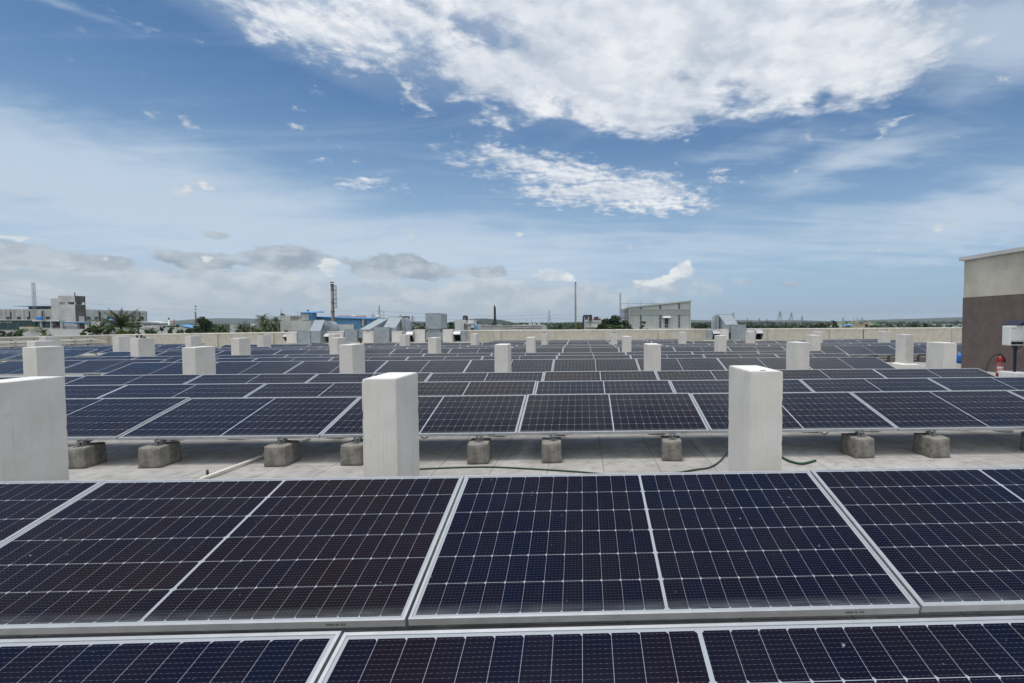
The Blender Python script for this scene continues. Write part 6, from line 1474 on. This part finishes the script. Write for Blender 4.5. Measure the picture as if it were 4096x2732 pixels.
TR = [(763, 862, 1271, 92, 'broad reddish green tree with gaps in front of the dish mast', 'leafd', 1.5), (752, 815, 1303, 78, 'rounded dark bush below the broad tree', 'leaf', 1.0), (812, 880, 1308, 80, 'low bush right of the broad tree', 'leaf', .9),
      (660, 702, 1308, 82, 'yellow green bush left of the gabled house', 'leafy', .8), (700, 726, 1301, 84, 'slender yellow green bush against the gabled house', 'leafy', .7), (690, 760, 1318, 76, 'low hedge-like bush before the gabled house', 'leafy', .8),
      (520, 548, 1279, 88, 'left dark conical tree by the factory end', 'leafd', .8), (545, 566, 1279, 88, 'right dark conical tree by the factory end', 'leafd', .8), (505, 540, 1294, 86, 'dark rounded tree behind the big palm', 'leafd', .9),
      (415, 462, 1300, 90, 'light green tree behind the upright palm', 'leafy', .9), (345, 400, 1302, 86, 'mid green tree right of the blue awning', 'leaf', .9), (318, 350, 1320, 74, 'small bright bush on the right of the terrace', 'leafy', .6),
      (-60, 52, 1318, 80, 'dark bushes at the left end of the parapet', 'leafd', 1.0), (10, 115, 1324, 78, 'grey green bush before the teal glass front', 'leaf', 1.0), (110, 260, 1330, 72, 'low creeper-like bush below the white terrace', 'leafy', .9),
      (920, 1010, 1309, 78, 'low spreading bush before the small weathered block', 'leaf', 1.1), (985, 1070, 1316, 72, 'bright low bush under the tallest palms', 'leafy', 1.0), (1072, 1124, 1300, 80, 'dark dense tree against the streaky white block', 'leafd', 1.0),
      (868, 930, 1312, 80, 'olive bush around the yellowing palm', 'leafy', .9), (2362, 2440, 1290, 96, 'lower left tree of the big dark clump before the grey hall', 'leaf', 1.5), (2404, 2496, 1260, 98, 'tallest bushy dark tree before the grey hall', 'leafd', 2.2), (2462, 2545, 1281, 97, 'right tree of the dark clump overlapping the scaffold', 'leafd', 1.9),
      (2380, 2530, 1298, 94, 'broad low bush filling the foot of the dark clump', 'leaf', 2.0),
      (560, 640, 1318, 74, 'low dark bush below the open grey shed', 'leaf', 1.1), (624, 668, 1312, 80, 'small dark bush against the low white building', 'leafd', .8), (735, 790, 1310, 74, 'dark green bush at the right of the gabled house', 'leaf', 1.0),
      (1130, 1160, 1322, 70, 'tiny bush at the foot of the streaky block', 'leafy', .5), (440, 520, 1316, 68, 'low bush at the foot of the big palm', 'leafy', 1.0), (3060, 3150, 1300, 230, 'broad dark tree under the small broad-armed pylon', 'leafd', 1.2), (3180, 3250, 1299, 235, 'dark tree right of the lone palm', 'leafd', 1.1), (2790, 2840, 1296, 220, 'dark tree just right of the grey hall', 'leafd', 1.0),
      (2548, 2598, 1285, 94, 'small separate yellowish tree before the grey hall', 'leafy', 1.0), (2308, 2336, 1310, 98, 'low bright bush right of the ochre stack', 'leafy', .7), (1826, 1850, 1330, 90, 'dark shrub showing beside the white block', 'leafd', .5),
      (3318, 3346, 1281, 240, 'tall dark round-topped tree rising over the right hand bushes', 'leafd', 1.2), (3245, 3330, 1293, 200, 'wide dark tree left of the round-topped one', 'leafd', 1.3), (3328, 3360, 1296, 210, 'dark tree right of the round-topped one', 'leafd', .9),
      (3612, 3690, 1296, 200, 'wide yellow green bush by the far water', 'leaf', 1.2), (3688, 3712, 1292, 190, 'single dark upright tree by the far water', 'leafd', .9), (3784, 3824, 1303, 150, 'pale green bush next to the brown wall', 'leafy', .8), (3340, 3450, 1308, 170, 'low bushes below the far blue shed', 'leafy', 1.2),
      (3530, 3600, 1306, 260, 'dark scrub in front of the far pale water', 'leafd', 1.0), (1880, 1925, 1306, 120, 'dark tree behind the blue stair', 'leafd', .8), (1784, 1820, 1287, 140, 'dark tree between the square duct and the white block', 'leafd', 1.0), (2186, 2240, 1308, 125, 'green bush right of the corrugated end wall', 'leaf', .9), (2235, 2300, 1312, 120, 'olive bush left of the ochre stack foot', 'leafy', .9)]
for n, (a, b, yt, Y, lab, mk_, de) in enumerate(TR): tree(a, b, yt, Y, lab, M[mk_], 40+n, dens=de, group='trees and bushes beyond the parapet')

def woodland():
    rr = random.Random(77); m = MB()
    def crown(x, y, h, w_, n):
        for _ in range(n):
            v = Vector((rr.gauss(0, .45), rr.gauss(0, .45), rr.uniform(-.75, .5))); s = w_*rr.uniform(.16, .36)
            p = Vector((x+v.x*w_, y+v.y*w_, GZ+h*(.68+.34*v.z)+0)); a = Vector((rr.gauss(0, 1), rr.gauss(0, .5), rr.gauss(0, .6))).normalized(); b = a.cross(Vector((rr.gauss(0, 1), rr.gauss(0, 1), rr.gauss(0, 1)))).normalized()
            m.quad(p-a*s-b*s*.6, p+a*s*.3-b*s*.8, p+a*s+b*s*.6, p-a*s*.3+b*s*.8)
    def tuft(x, y, h, w_):
        m.bar((x, y, GZ+h*.4), (x, y, GZ+h), .35)
        for k in range(9):
            a = k*.698+rr.random(); q = Vector((x, y, GZ+h)); d = Vector((math.cos(a), math.sin(a), rr.uniform(.0, .7))).normalized()*w_; z = Vector((-d.y, d.x, 0)).normalized()*w_*.16
            t = q+d; m.quad(q-z, q+z, t+z-Vector((0, 0, w_*.25)), t-z-Vector((0, 0, w_*.25)))
    for i in range(5200):
        t = rr.random(); d = 230+2900*t**1.8; a = R(rr.uniform(-54, 46))
        if d < 420 and not (-.42 < a < .10 or .15 < a < .42): continue
        x, y = d*math.sin(a), d*math.cos(a)
        if a > .50 and 600 < d < 1900 and rr.random() < .8: continue
        h = rr.uniform(7.5, 11.5)+ (1.6 if d > 700 else 0)+max(0, (d-900)*.0008)
        if rr.random() < .10: tuft(x, y, h*1.18, rr.uniform(2.4, 3.6))
        else: crown(x, y, h, rr.uniform(4.0, 7.0)*(1+d/2500), 20 if d < 700 else 12)
    o = m.build('woodland', M['wood']); tag(o, 'far dark green woodland stretching along the whole horizon', 'woodland', None, 'stuff')
woodland()
# a wooded knoll far off behind the dark lattice tower
def knoll():
    c = at(1925, 1290, 1500); m = MB(); n = 24; vs = []
    for j, (f, h) in enumerate(((1.0, 0), (.72, .45), (.4, .85), (.1, 1.0))):
        for k in range(n): a = 2*math.pi*k/n; vs.append((c.x+150*f*math.cos(a), 1500+120*f*math.sin(a), GZ+26*h))
    m.add(vs, [(j*n+k, j*n+(k+1) % n, (j+1)*n+(k+1) % n, (j+1)*n+k) for j in range(3) for k in range(n)]+[tuple(3*n+k for k in range(n))])
    tag(m.build('hills', M['hill'], smooth=True), None, None, kind='structure')
knoll()
# haze: one even box of air round everything
HAZE = .00007
def haze():
    if not HAZE: return
    m = MB(); m.box(-9600, -900, GZ-1, 9600, 9600, 130); mt = bpy.data.materials.new('haze_air'); mt.use_nodes = True
    w = NT(mt.node_tree); w.n.clear(); o = w.node('ShaderNodeOutputMaterial'); v = w.node('ShaderNodeVolumePrincipled')
    v.inputs['Color'].default_value = (.80, .88, .96, 1); v.inputs['Density'].default_value = HAZE; v.inputs['Anisotropy'].default_value = .2
    w.l.new(v.outputs[0], o.inputs['Volume'])
    tag(m.build('haze', mt), None, None, kind='stuff')
haze()
